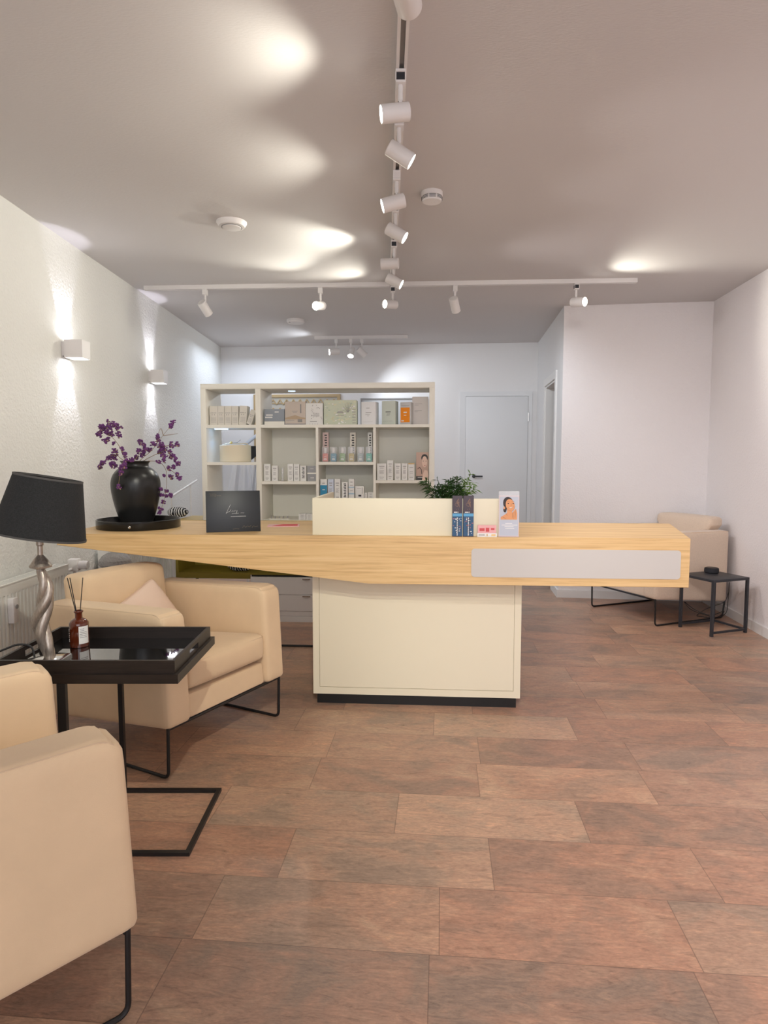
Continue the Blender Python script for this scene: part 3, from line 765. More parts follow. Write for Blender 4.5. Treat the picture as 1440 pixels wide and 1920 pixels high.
# black notice board with scribbled lettering
s0 = at_z(387, 999, DT_); s1 = at_z(489, 996, DT_)
ang = math.atan2(s1.y - s0.y, s1.x - s0.x); w_ = (s1 - s0).length
h_ = 0.205
t = thing('display_board', 'black display board with thin white script leaning on the counter', 'display board', s0 + Vector((0, 0, 0.0)), ang)
lean = Matrix.Rotation(math.radians(-7), 4, 'X')
def lb(bm): bmesh.ops.transform(bm, matrix=lean, verts=bm.verts); return bm
bm = B(); box2(bm, (0, 0, 0.001), (w_, .006, h_), bev=.001); obj('board', lb(bm), mat('glossy black panel', (0.018, 0.021, 0.026), 0.42), t)
bm = B(); g = lambda x, z: (x * w_, -.0006, z * h_)
for pts in ([(.365, .455), (.45, .665)], [(.365, .455), (.40, .49), (.43, .49), (.455, .545)], [(.47, .49), (.49, .53), (.495, .49), (.515, .53), (.52, .49), (.54, .53), (.55, .49), (.57, .53), (.56, .47), (.545, .455)],
            [(.47, .445), (.52, .452), (.56, .445), (.60, .458)], [(.63, .455), (.66, .465), (.68, .455), (.70, .465)]):
    tube(bm, [g(*p) for p in pts], .0006, 4)
tube(bm, [g(.45, .375), g(.73, .38)], .0011, 4)
for pts in ([(.07, .935), (.11, .925), (.15, .93), (.19, .92), (.18, .87), (.15, .89)], [(.08, .885), (.14, .885)], [(.20, .89), (.28, .89)], [(.66, .10), (.69, .15), (.72, .10), (.75, .14), (.79, .11), (.82, .15)], [(.84, .10), (.87, .14), (.90, .11), (.95, .13)], [(.48, .07), (.53, .075), (.6, .07)]):
    tube(bm, [g(*p) for p in pts], .0004, 4, mi=1)
obj('script_lettering', lb(bm), ['paper', 'bronze'], t)
bm = B(); prism(bm, [(w_ * .4, .012, .0), (w_ * .4, .07, .0), (w_ * .4, .024, h_ * .7)], (.04, 0, 0)); obj('easel_back', bm, 'black', t)

# red booklet
t = thing('booklet', 'red and white booklet lying behind the left end of the counter screen', 'booklet', (-0.53, 3.52, DT_), math.radians(6))
bm = B(); box2(bm, (-.10, -.06, 0), (.07, .06, .004)); obj('cover', bm, flat('pale pink paper', (0.75, 0.45, 0.45)), t)
bm = B(); prism(bm, [(-.075, -.045, .0041), (.06, -.045, .0041), (.06, .045, .0041), (-.02, .045, .0041)], (0, 0, .001)); obj('red_print', bm, flat('cherry red print', (0.62, 0.05, 0.07)), t)

# round tray with vase and branches
TC = Vector((-1.305, 3.45, DT_))
TR = .212
t = thing('round_tray', 'round black lacquer tray under the vase on the counter left end', 'tray', TC, 0)
bm = B(); lathe(bm, [(0, 0), (TR - .002, 0), (TR, .003), (TR, .044), (TR - .002, .046), (TR - .006, .046), (TR - .008, .042), (TR - .010, .008), (0, .008)], 64); obj('tray_body', bm, 'lacquer', t)
bm = B(); lathe(bm, [(0, .008), (.003, .009), (.005, .005), (.0075, .002), (.0075, 0), (0, 0)], 14, mtx=Matrix.Translation((.03, -TR + .002, .020)) @ Matrix.Rotation(PI / 2, 4, 'X')); obj('round_stud', bm, 'chrome', t, label='small silver stud')
VC = TC + Vector((-.022, .03, .0082))
t = thing('vase', 'tall shouldered black vase standing on the round tray', 'vase', VC)
pr = [(0, 0), (.072, 0), (.078, .004), (.090, .04), (.108, .10), (.121, .16), (.126, .205), (.124, .240), (.113, .272), (.092, .298), (.074, .310), (.068, .318), (.068, .330), (.074, .338), (.076, .342), (.072, .344), (.064, .340), (.060, .318), (.060, .29), (0, .28)]
def smooth_prof(pr, k=3):
    out = []
    for i in range(len(pr) - 1):
        p0, p1_, p2_, p3_ = pr[max(i - 1, 0)], pr[i], pr[i + 1], pr[min(i + 2, len(pr) - 1)]
        for j in range(k):
            t_ = j / k; f = lambda a, b, c, d: .5 * ((2 * b) + (-a + c) * t_ + (2 * a - 5 * b + 4 * c - d) * t_ ** 2 + (-a + 3 * b - 3 * c + d) * t_ ** 3)
            out.append((max(0, f(p0[0], p1_[0], p2_[0], p3_[0])), f(p0[1], p1_[1], p2_[1], p3_[1])))
    out.append(pr[-1]); return out
bm = B(); lathe(bm, smooth_prof(pr), 64); obj('vase_body', bm, 'ceramic', t)

# branches: measured as sprigs fanning out of the mouth
YV = VC.y
def vp(px, py, dy=0.0):
    p = at_y(px, py, YV + dy); return p
def sprig(path, clusters, label, r=0.0018):
    t = thing('blossom_branch', label, 'branch', VC + Vector((0, 0, .30)), 0, 'blossom branches in the black vase')
    o0 = Vector(t.location)
    bm = B(); P0 = [Vector(p) - o0 for p in path[0]]
    for pth in path:
        pp = [Vector(p) - o0 for p in pth]
        pp = bend(pp, .03, 4)
        tube(bm, pp, r, 6, radii=[r * (1 - .55 * i / len(pp)) for i in range(len(pp))])
    twigs = B(); fl = B(); cal = B()
    for (cx, cy, cz, rad, n) in clusters:
        c = Vector((cx, cy, cz)) - o0
        for i in range(int(n * 1.5 + .5)):
            d = Vector((random.gauss(0, 1), random.gauss(0, 1), random.gauss(0, 1))).normalized() * rad * random.uniform(.35, 1)
            q = c + d; s_ = random.uniform(.0078, .012)
            for j in range(3):
                e = q + Vector((random.uniform(-1, 1), random.uniform(-1, 1), random.uniform(-1, 1))) * s_ * .6
                bmesh.ops.create_icosphere(fl, subdivisions=1, radius=s_ * random.uniform(.45, .7), matrix=Matrix.Translation(e) @ Matrix.Diagonal((1, 1, random.uniform(.6, 1), 1)))
            tube(bm, [c, q], .0007, 4)
            if random.random() < .6: bmesh.ops.create_icosphere(cal, subdivisions=1, radius=s_ * .4, matrix=Matrix.Translation(q + Vector((0, 0, -s_ * .4))))
    twigs.free()
    obj('twig', bm, 'twig', t); obj('blossoms', fl, 'berry', t, smooth=False); obj('calyx', cal, 'bud', t, smooth=False)
def cl(lst, dy=0.0): return [(*vp(x, y, dy + random.uniform(-.03, .03)), r_, n_) for x, y, r_, n_ in lst]
mouth = Vector(VC) + Vector((0, 0, .30))
def lip(dx, dy=0): return Vector(VC) + Vector((dx, dy, .345))
sprig([[mouth, lip(-.045, -.02), vp(222, 832), vp(205, 815), vp(200, 806)]], cl([(193, 802, .026, 12), (205, 797, .028, 14), (217, 800, .022, 10), (187, 815, .02, 8), (205, 812, .026, 12), (199, 826, .018, 8), (222, 815, .014, 5), (213, 832, .009, 2), (225, 803, .014, 4)]),
      'branch with one dense ball of purple blossom at the upper left of the vase')
sprig([[mouth, lip(-.05, -.03), vp(215, 850, -.05), vp(190, 868, -.05), vp(185, 880, -.05)]], cl([(217, 845, .014, 6), (229, 842, .010, 4), (215, 858, .020, 9), (205, 860, .014, 6), (213, 870, .018, 8), (195, 866, .010, 4), (190, 870, .014, 6), (188, 877, .008, 3), (232, 852, .014, 6)], -.05),
      'low branch with purple blossoms spreading left over the vase shoulder')
sprig([[mouth, lip(-.03, -.066), vp(228, 870, -.12), vp(224, 895, -.14), vp(222, 912, -.14)]], cl([(228, 876, .014, 6), (227, 886, .012, 6), (223, 912, .012, 5), (246, 862, .012, 5), (238, 862, .01, 4), (233, 872, .01, 4)], -.13),
      'short twig with purple blossoms hanging down the front of the vase')
sprig([[mouth, lip(.03, -.02), vp(285, 845), vp(305, 817), vp(324, 794)], [vp(306, 817), vp(320, 815), vp(333, 813)], [vp(306, 816), vp(302, 800), vp(296, 815)]], cl([(321, 799, .012, 6), (325, 792, .007, 3), (296, 817, .012, 5), (295, 824, .010, 4), (288, 832, .016, 7), (302, 834, .016, 7), (280, 844, .014, 6)]),
      'long straight branch reaching up to the right with purple tips')
sprig([[mouth, lip(0, -.02), vp(267, 845), vp(266, 833), vp(262, 828)]], cl([(263, 828, .014, 6), (270, 834, .010, 4), (260, 844, .012, 6), (273, 843, .014, 6), (268, 852, .014, 6), (256, 857, .012, 5)]),
      'short upright twig of purple blossoms in the middle of the vase mouth')
sprig([[mouth, lip(.05, -.02), vp(300, 848), vp(320, 855), vp(333, 868)], [vp(305, 838), vp(322, 834), vp(338, 836)]], cl([(300, 846, .014, 6), (309, 843, .016, 8), (308, 855, .012, 6), (320, 848, .010, 4), (322, 857, .014, 7), (331, 861, .012, 5), (335, 868, .012, 6), (321, 833, .014, 6), (331, 834, .010, 4), (308, 863, .010, 4), (303, 842, .014, 6)]),
      'branch of purple blossoms spreading out to the right of the vase')
sprig([[mouth, lip(.06, -.02), vp(300, 865), vp(312, 880), vp(313, 912), vp(306, 945), vp(299, 962)], [vp(312, 875), vp(325, 885), vp(336, 893)]], cl([(316, 878, .008, 3), (325, 874, .012, 5), (321, 893, .014, 6), (333, 890, .012, 5), (337, 896, .007, 3), (308, 893, .006, 2), (303, 918, .008, 3), (313, 922, .008, 3), (302, 928, .010, 4), (311, 930, .008, 3), (319, 929, .013, 6), (307, 941, .008, 3), (300, 954, .008, 3), (299, 960, .010, 4), (297, 866, .008, 3)]),
      'trailing branch of purple blossoms hanging down to the right of the vase')

# ------------------------------------------------------------------ armchairs
def tilt_pt(x, z, W=0):  # body leans back: lower at the rear
    return z
def make_chair(label, fab, arm_f=.655, arm_b=.625, back_h=.725, cush=False, group='beige armchairs'):
    t = thing('armchair', label, 'armchair', (0, 0, 0), 0, group)
    xf, xb, W = .355, -.365, .365
    def zb_(x): return .130 + (x - xb) / (xf - xb) * (.205 - .130)
    def zt_(x): return arm_b + (x - xb) / (xf - xb) * (arm_f - arm_b)
    at = .062       # half thickness of an arm
    for s in (-1, 1):
        def fn(p, s=s):
            x = p.x; u = (p.z / .24 + 1) / 2
            z = zb_(x) + u * (zt_(x) - zb_(x)); Rr = .05
            if x > xf - Rr and z > zt_(xf) - Rr:          # rounded upper front corner
                dx, dz = x - (xf - Rr), z - (zt_(xf) - Rr); d_ = math.hypot(dx, dz)
                if d_ > 1e-6: m_ = max(dx, dz) / d_; x = xf - Rr + dx * m_; z = zt_(xf) - Rr + dz * m_
            return (x + (1 - u) * .022 * max(0, p.x / xf), p.y + s * (W - at), z)
        bm = B(); soft(bm, ((xf - xb) / 2, at, .24), .022, (0, .006, 0), 16, fn)
        arm = obj('arm', bm, fab, t)
        bm = B()
        yo = s * (W - .006)
        for yo in (s * (W - .008), s * (W - 2 * at + .008)):
            pts = [(xf + .014, yo, zb_(xf) + .014), (xf - .006, yo, zt_(xf) - .006), (xb + .01, yo, zt_(xb) - .006)]
            tube(bm, bend(pts, .052, 8), .0022, 6)
        obj('piping', bm, 'piping', arm)
    # seat base / apron
    def fn(p):
        x = p.x; u = (p.z / .08 + 1) / 2; return (x + (1 - u) * .012, p.y, zb_(x) + .002 + u * (.30 - zb_(x)))
    bm = B(); soft(bm, ((xf - xb) / 2 - .01, W - 2 * at - .001, .08), .015, n=8, fn=fn); obj('seat_base', bm, fab, t)
    # seat cushion
    yw = W - 2 * at - .004
    def fn(p):
        return (p.x + .055, p.y, p.z + .352 + (p.x) * .10)
    bm = B(); soft(bm, (.315, yw, .062), .030, (.012, 0, .018), 14, fn); sc_ = obj('seat_cushion', bm, fab, t)
    bm = B()
    for dz in (.046, -.046):
        pts = [(x, y, .352 + dz + (x - .055) * .10) for x, y in ((-.2, yw - .001), (.367, yw - .001), (.367, -yw + .001), (-.2, -yw + .001))]
        pts = bend(pts, .035, 6)
        tube(bm, pts, .0026, 6)
    obj('piping', bm, 'piping', sc_)
    # backrest
    bh = (back_h - .20) / 2
    def fn(p):
        u = (p.z / bh + 1) / 2
        if cush: return (p.x - .255 - u * .05 - .02, p.y * (1 + .16 * max(0, min(1, (.20 + u * 2 * bh - arm_f + .01) / .02))), .20 + u * 2 * bh)
        return (p.x - .275 - u * .06, p.y * 1.0, .20 + u * 2 * bh)
    bm = B(); soft(bm, (.075, yw + .004, bh), .035, (.022, 0, .006), 14, fn); bk = obj('backrest', bm, fab, t)
    bm = B()
    pts = [(-.275 - .20 * .06 + .062, yw - .008, .30), (-.275 - .06 + .062, yw - .008, back_h - .012), (-.275 - .06 + .062, -yw + .008, back_h - .012), (-.275 - .20 * .06 + .062, -yw + .008, .30)]
    if not cush: tube(bm, bend(pts, .03, 5), .0022, 6); obj('piping', bm, 'piping', bk)
    else: bm.free()
    # rear shell
    def fn(p): return (p.x + xb + .022, p.y, zb_(xb) + (p.z / .2 + 1) / 2 * (arm_b - zb_(xb)))
    bm = B(); soft(bm, (.022, W - .02, .2), .015, n=6, fn=fn); obj('rear_shell', bm, fab, t)
    # sled legs of bent black rod
    for s in (-1, 1):
        y = s * (W - .018)
        pts = [(xf + .004, y, zb_(xf) + .002), (xf + .0, y, .0065), (xb + .03, y, .0065), (xb + .01, y, zb_(xb) + .002)]
        bm = B(); tube(bm, bend(pts, .028, 5), .0065, 10); obj('leg', bm, 'black', t)
    bm = B()
    tube(bm, [(xf - .0, -W + .018, zb_(xf) - .006), (xf - .0, W - .018, zb_(xf) - .006)], .0065, 10)
    obj('under_frame', bm, 'black', t)
    return t
AA = math.radians(-28.3); AL = Vector((-.985, 2.912, 0))
cA = make_chair('beige armchair between the tray table and the reception desk', 'fabric')
cA.location = AL; cA.rotation_euler = (0, 0, AA)
dup(cA, (-1.066, 1.398, 0), math.radians(40), 'beige armchair in the lower left corner, cut by the picture edge')
cC = make_chair('rosy beige armchair with taller back cushion in the right corner by the small black table', 'fabric2', .70, .69, .79, True)
cC.location = (2.215, 5.225, 0); cC.rotation_euler = (0, 0, math.radians(202.5))
# cushion on chair A
pp = AL + Vector((math.cos(AA) * -.13, math.sin(AA) * -.13, 0)) + Vector((-math.sin(AA), math.cos(AA), 0)) * -.02
t = thing('throw_cushion', 'small pale rose ribbed cushion leaning in the armchair beside the tray table', 'cushion', (pp.x, pp.y, .41), AA)
bm = B(); soft(bm, (.035, .125, .125), .025, (.03, -.010, -.010), 14, lambda p: Matrix.Translation((-.03, .06, .110)) @ Matrix.Rotation(math.radians(-26), 4, 'Y') @ Matrix.Rotation(math.radians(22), 4, 'X') @ p)
obj('cushion_cover', bm, 'rose', t)

# ------------------------------------------------------------------ tray table
y0, y1_ = 1.955, 2.375; tx0, tx1 = -1.205, -.640
ZT = .555
t = thing('side_table', 'black metal side table carrying the dark tray between two armchairs', 'table', (-.92, (y0 + y1_) / 2, 0))
ox, oy = -.92, (y0 + y1_) / 2
r = .0075
bm = B()
def bar(a, b_, sx, sy):
    box2(bm, (min(a[0], b_[0]) - sx, min(a[1], b_[1]) - sy, min(a[2], b_[2])), (max(a[0], b_[0]) + sx, max(a[1], b_[1]) + sy, max(a[2], b_[2])))
yA, yB = y0 - oy + .0, y1_ - oy - .03
xr = -.618 - ox; xl = -.975 - ox
bm = B()
box2(bm, (xl - .008, yA - .008, 0), (xr + .008, yA + .008, .012)); box2(bm, (xl - .008, yB - .008, 0), (xr + .008, yB + .008, .012)); box2(bm, (xr - .008, yA + .008, 0), (xr + .008, yB - .008, .012))
obj('floor_frame', bm, 'black', t)
bm = B(); box2(bm, (xl - .006, yB - .009, .012), (xl + .010, yB + .009, ZT - .001)); obj('leg', bm, 'black', t)
bm = B(); box2(bm, (xl - .030, yA - .008, .0), (xl - .004, yA + .008, ZT - .001)); obj('leg', bm, 'black', t)
bm = B()
X0, X1, Y0, Y1 = tx0 - ox - .008, tx1 - ox + .008, y0 - oy - .008, y1_ - oy + .008
for a, b_ in (((X0, Y0), (X1, Y0 + .012)), ((X0, Y1 - .012), (X1, Y1)), ((X0, Y0 + .012), (X0 + .012, Y1 - .012)), ((X1 - .012, Y0 + .012), (X1, Y1 - .012))):
    box2(bm, (a[0], a[1], ZT), (b_[0], b_[1], ZT + .028))
box2(bm, (X0 + .012, Y0 + .012, ZT), (X1 - .012, Y1 - .012, ZT + .008))
obj('top_frame', bm, 'darkwood', t)
t = thing('serving_tray', 'dark stained tray with mirror bottom and handle slots on the side table', 'tray', (ox, oy, ZT + .0085))
X0, X1, Y0, Y1 = tx0 - ox + .0045, tx1 - ox - .0045, y0 - oy + .0045, y1_ - oy - .0045
hz_ = .060
bm = B(); wth = .010
box2(bm, (X0, Y0, 0), (X1, Y0 + wth, hz_)); box2(bm, (X0, Y1 - wth, 0), (X1, Y1, hz_))
ym = (Y0 + Y1) / 2
for x in (X0, X1 - wth):
    box2(bm, (x, Y0 + wth, 0), (x + wth, Y1 - wth, .026)); box2(bm, (x, Y0 + wth, .046), (x + wth, Y1 - wth, hz_))
    box2(bm, (x, Y0 + wth, .026), (x + wth, ym - .05, .046)); box2(bm, (x, ym + .05, .026), (x + wth, Y1 - wth, .046))
obj('tray_rim', bm, 'darkwood', t)
bm = B(); prism(bm, [(X0 + wth, Y0 + wth, 0), (X0 + wth, Y1 - wth, 0), (X0 + wth, Y1 - wth, .019), (X0 + wth, Y0 + wth, .004)], (X1 - X0 - 2 * wth, 0, 0)); obj('mirror_bottom', bm, 'mirror', t, smooth=False)
TZ = ZT + .0085 + .0122

# reed diffuser
t = thing('reed_diffuser', 'amber glass reed diffuser bottle with white label on the tray', 'diffuser', (-1.085, 2.275, TZ + .003))
bm = B(); lathe(bm, smooth_prof([(0, 0), (.028, 0), (.0315, .003), (.0325, .012), (.0325, .075), (.031, .087), (.022, .097), (.0135, .101), (.0125, .104), (.0125, .120), (.0155, .122), (.0155, .127), (.010, .127), (.010, .11), (0, .11)], 2), 40); obj('bottle', bm, 'amber', t)
bm = B()
def curved(bm, r, a0, a1, z0, z1, mi=0, n=8):
    for i in range(n):
        A0 = math.radians(a0 + (a1 - a0) * i / n); A1 = math.radians(a0 + (a1 - a0) * (i + 1) / n)
        q = [(r * math.cos(A0), r * math.sin(A0), z0), (r * math.cos(A1), r * math.sin(A1), z0), ((r + .0005) * math.cos(A1), (r + .0005) * math.sin(A1), z0), ((r + .0005) * math.cos(A0), (r + .0005) * math.sin(A0), z0)]
        prism(bm, q, (0, 0, z1 - z0), mi)
curved(bm, .0325, -68, -5, .014, .076); 
for k in range(6): curved(bm, .0329, -62, -20 if k > 1 else -35, .066 - k * .006, .068 - k * .006, 1, 4)
obj('paper_label', bm, ['paper', 'ink'], t)
bm = B()
for k, z in enumerate([.020, .026, .034, .041, .048, .056, .062]): curved(bm, .0325, -150 + (k % 2) * 3, -138 - (k % 3) * 3, z, z + .004, 0, 3)
obj('white_lettering', bm, 'paper', t)
for (tx, ty_, nm) in ((-.026, .0, 1), (-.034, -.002, 2), (.018, .004, 3)):
    bm = B(); tube(bm, [(-tx * .35, 0, .015), (tx, ty_, .245)], .0016, 6); obj('reed_stick', bm, 'black', t)

# twisted table lamp
LX, LY = -1.105, 2.085
t = thing('table_lamp', 'table lamp with tilted black shade and twisted pewter stem on the tray', 'lamp', (LX, LY, TZ))
bm = B(); lathe(bm, [(0, 0), (.076, 0), (.078, .002), (.078, .016), (.070, .020), (0, .022)], 4, mtx=Matrix.Rotation(math.radians(40), 4, 'Z') @ Matrix.Diagonal((1, 1.15, 1, 1))); obj('lamp_base', bm, 'chrome', t)
def strand(ph, R0, rr, mi=0):
    pts = []; rad = []
    for i in range(41):
        u = i / 40; z = .012 + u * .30
        sway = .012 * math.cos(u * 2 * PI * 1.3) - u * .004
        a = ph + u * 2 * PI * 1.15
        env = math.sin(PI * min(1, max(0, (u * .92 + .06)))) ** .6
        pts.append((sway + R0 * env * math.cos(a), R0 * env * math.sin(a), z)); rad.append(rr * (.55 + .6 * env))
    return pts, rad
bm = B()
for k in range(3):
    p_, r_ = strand(k * 2 * PI / 3 + .6, .0125, .0145); tube(bm, p_, .01, 12, radii=r_)
obj('twisted_stem', bm, 'pewter', t)
bm = B(); zc = .312; xo = -.006
lathe(bm, [(0, zc), (.012, zc), (.033, zc + .006), (.034, zc + .011), (.020, zc + .032), (.012, zc + .042), (.008, zc + .046), (.008, zc + .075), (.011, zc + .078), (.011, zc + .094), (.006, zc + .098), (.006, zc + .115), (0, zc + .115)], 28, (xo, 0, 0)); obj('socket_cone', bm, 'pewter', t)
bm = B(); SC = Vector((-.006, 0, .42)); tilt = Matrix.Translation(SC) @ Matrix.Rotation(math.radians(-3.5), 4, 'X') @ Matrix.Rotation(math.radians(9.5), 4, 'Y')
lathe(bm, [(.137, 0), (.139, 0), (.102, .190), (.100, .190), (.137, 0)], 56, mtx=tilt); obj('lamp_shade', bm, 'shade', t)
for r_, z_ in ((.138, .001), (.101, .189)): 
    bm = B(); lathe(bm, [(r_ - .0018, z_ - .003), (r_ + .0022, z_ - .003), (r_ + .0022, z_ + .003), (r_ - .0018, z_ + .003), (r_ - .0018, z_ - .003)], 56, mtx=tilt)
    obj('shade_trim', bm, flat('grey shade edge', (0.07, 0.068, 0.065), 0.8), t)
bm = B()
for k in range(3):
    a = k * 2 * PI / 3; p0 = tilt @ Vector((0, 0, .0)); p1_ = tilt @ Vector((.136 * math.cos(a), .136 * math.sin(a), .004)); tube(bm, [p0, p1_], .0015, 6)
obj('shade_ring', bm, 'chrome', t)
tag(obj('lamp_cable', tube(B(), bend([(-1.150, 2.10, TZ + .004), (-1.175, 2.13, TZ + .045), (-1.215, 2.12, TZ + .055), (-1.30, 2.05, .60), (-1.42, 1.98, .45), (-1.50, 1.95, .05), (-1.55, 2.1, .006), (-1.75, 2.3, .006)], .05, 5), .0035, 8), 'cable'), 'black lamp cable hanging over the left rim of the tray', 'cable')
t = thing('wall_strip', 'black power strip lying on the tray left end beside the lamp', 'power strip', (-1.165, 1.99, TZ), math.radians(10))
bm = B(); box2(bm, (-.02, -.012, 0), (.035, .03, .022), bev=.004); obj('strip_body', bm, 'black', t)
t.name = 'power_strip'

# ------------------------------------------------------------------ right corner: nested black side table, smart speaker, cable
pA, pB_, pC_, pD = (2.187, 4.749), (2.312, 4.486), (2.622, 4.600), (2.480, 4.872)
cx = sum(p[0] for p in (pA, pB_, pC_, pD)) / 4; cy = sum(p[1] for p in (pA, pB_, pC_, pD)) / 4
ang = math.atan2(pC_[1] - pB_[1], pC_[0] - pB_[0])
t = thing('small_table', 'square anthracite metal table beside the right corner armchair', 'table', (cx, cy, 0), ang)
ha, hb = .168, .152; HT = .385
bm = B(); box2(bm, (-ha, -hb, HT), (ha, hb, HT + .018), bev=.001); obj('table_top', bm, 'anthracite', t)
for sx in (-1, 1):
    for sy in (-1, 1):
        bm = B(); bx(bm, (sx * (ha - .0095), sy * (hb - .0095), HT / 2), (.018, .018, HT - .0005)); obj('leg', bm, 'anthracite', t)
bm = B(); 
for sy in (-1, 1): box2(bm, (-ha + .019, sy * (hb - .0095) - .007, .018), (ha - .019, sy * (hb - .0095) + .007, .032))
box2(bm, (ha - .0165, -hb + .019, .018), (ha - .0025, hb - .019, .032))
obj('foot_rail', bm, 'anthracite', t)
sp3 = at_z(1334, 1074, HT + .018)
t = thing('smart_speaker', 'round black puck speaker on the small anthracite table', 'speaker', (sp3.x, sp3.y - .0, HT + .0185))
bm = B(); lathe(bm, smooth_prof([(0, 0), (.040, 0), (.048, .005), (.050, .015), (.049, .028), (.044, .037), (0, .038)], 3), 40); obj('speaker_body', bm, mat('black mesh cloth', (0.02, 0.02, 0.024), .8, bump=.4, bscale=900), t)
bm = B(); lathe(bm, [(0, .038), (.040, .0378), (.040, .040), (0, .0405)], 40); obj('speaker_top', bm, 'black', t)
tag(obj('power_cable', tube(B(), bend([(2.63, 4.90, .24), (2.60, 4.88, .16), (2.50, 4.95, .10), (2.42, 4.98, .03), (2.50, 5.05, .005), (2.60, 4.98, .01), (2.62, 4.90, .10), (2.50, 4.88, .05), (2.40, 4.95, .08), (2.35, 5.05, .14), (2.45, 5.12, .04), (2.6, 5.0, .005), (2.655, 4.96, .05), (2.66, 4.95, .30)], .06, 5), .0025, 6), 'cable'), 'thin black power cable tangled on the floor beneath the right armchair', 'cable')

# ------------------------------------------------------------------ shelf unit and what stands on it
SO = (-1.382, 4.95)
ZS = .78
def sf(px, py, off=0.0): return on_line(px, py, SO[0], SO[1], TH, off)
def sw(lx, ly, z):
    c, s = math.cos(TH), math.sin(TH); return (SO[0] + lx * c - ly * s, SO[1] + lx * s + ly * c, z)
sh = thing('display_shelf', 'cream white open shelf unit with four columns full of cosmetics behind the desk', 'shelf', (SO[0], SO[1], ZS), TH)
SD = .36
W_ = sf(815.5, 716)[0]; zT = sf(600, 718)[1] - ZS
def X(px, py=850): return sf(px, py)[0]
T1, T2 = .040, .020
zB = 0.0
bm = B(); box2(bm, (0, 0, zB), (T1, SD, zT - T1), bev=.001); obj('side_panel', bm, 'shelf', sh)
bm = B(); box2(bm, (W_ - T1, 0, zB), (W_, SD, zT - T1), bev=.001); obj('side_panel', bm, 'shelf', sh)
bm = B(); box2(bm, (0, 0, zT - T1), (W_, SD, zT), bev=.001); obj('top_board', bm, 'shelf', sh)
c2 = X(483.5, 760) - T1 / 2
bm = B(); box2(bm, (c2, 0, zB), (c2 + T1, SD, zT - T1 - .0005), bev=.001); obj('divider', bm, 'shelf', sh)
zr1 = sf(600, 796.0)[1] - ZS          # top of first long board
tb = .022
Z1 = {}
bm = B(); box2(bm, (T1 + .0005, .004, zr1 - tb), (c2 - .0005, SD, zr1)); obj('shelf_board', bm, 'shelf', sh)
bm = B(); box2(bm, (c2 + T1 + .0005, .004, zr1 - tb), (W_ - T1 - .0005, SD, zr1)); obj('shelf_board', bm, 'shelf', sh)
d3 = X(594.5, 870) - T2 / 2; d4 = X(702, 870) - T2 / 2
for d_ in (d3, d4):
    bm = B(); box2(bm, (d_, .006, 0.0), (d_ + T2, SD - .012, zr1 - tb - .0005)); obj('divider', bm, 'shelf', sh)
zc1 = sf(430, 866.5)[1] - ZS; z22 = sf(540, 902.5)[1] - ZS; z32 = sf(650, 866)[1] - ZS; z42 = sf(750, 900.5)[1] - ZS
for (a, b_, z) in ((T1, c2, zc1), (c2 + T1, d3, z22), (d3 + T2, d4, z32), (d4 + T2, W_ - T1, z42)):
    bm = B(); box2(bm, (a + .0005, .006, z - tb), (b_ - .0005, SD - .013, z)); obj('shelf_board', bm, 'shelf', sh)
z33 = sf(650, 940)[1] - ZS      # hidden by the screen top
bm = B(); box2(bm, (d3 + T2 + .0005, .006, z33 - tb), (d4 - .0005, SD - .013, z33)); obj('shelf_board', bm, 'shelf', sh)
bm = B(); box2(bm, (T1 + .0005, .012, 0), (W_ - T1 - .0005, SD, .004)); obj('base_board', bm, 'shelf', sh)
bm = B(); box2(bm, (c2 + T1 + .0005, SD - .011, .005), (W_ - T1 - .0005, SD - .001, zr1 - tb - .0005)); obj('back_panel', bm, 'shelfback', sh)
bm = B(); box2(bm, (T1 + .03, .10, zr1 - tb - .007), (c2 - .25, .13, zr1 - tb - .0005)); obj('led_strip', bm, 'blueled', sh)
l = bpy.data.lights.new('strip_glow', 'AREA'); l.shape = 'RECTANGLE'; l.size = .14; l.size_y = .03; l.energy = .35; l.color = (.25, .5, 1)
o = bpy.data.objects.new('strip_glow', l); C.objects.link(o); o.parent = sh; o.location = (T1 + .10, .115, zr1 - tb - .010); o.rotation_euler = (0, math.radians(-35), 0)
for zz_ in (zT - T1,):
    bm = B()
    lathe(bm, [(0, 0), (.028, 0), (.028, -.004), (0, -.004)], 24, (X(540), .16, zz_ - .0003))
    obj('highlight_disc', bm, mat('cool highlight glow', (.6, .7, .8), .4, emit=((.6, .8, 1), 1.0)), sh)  # faintly glowing disc imitating a reflected highlight under the top board

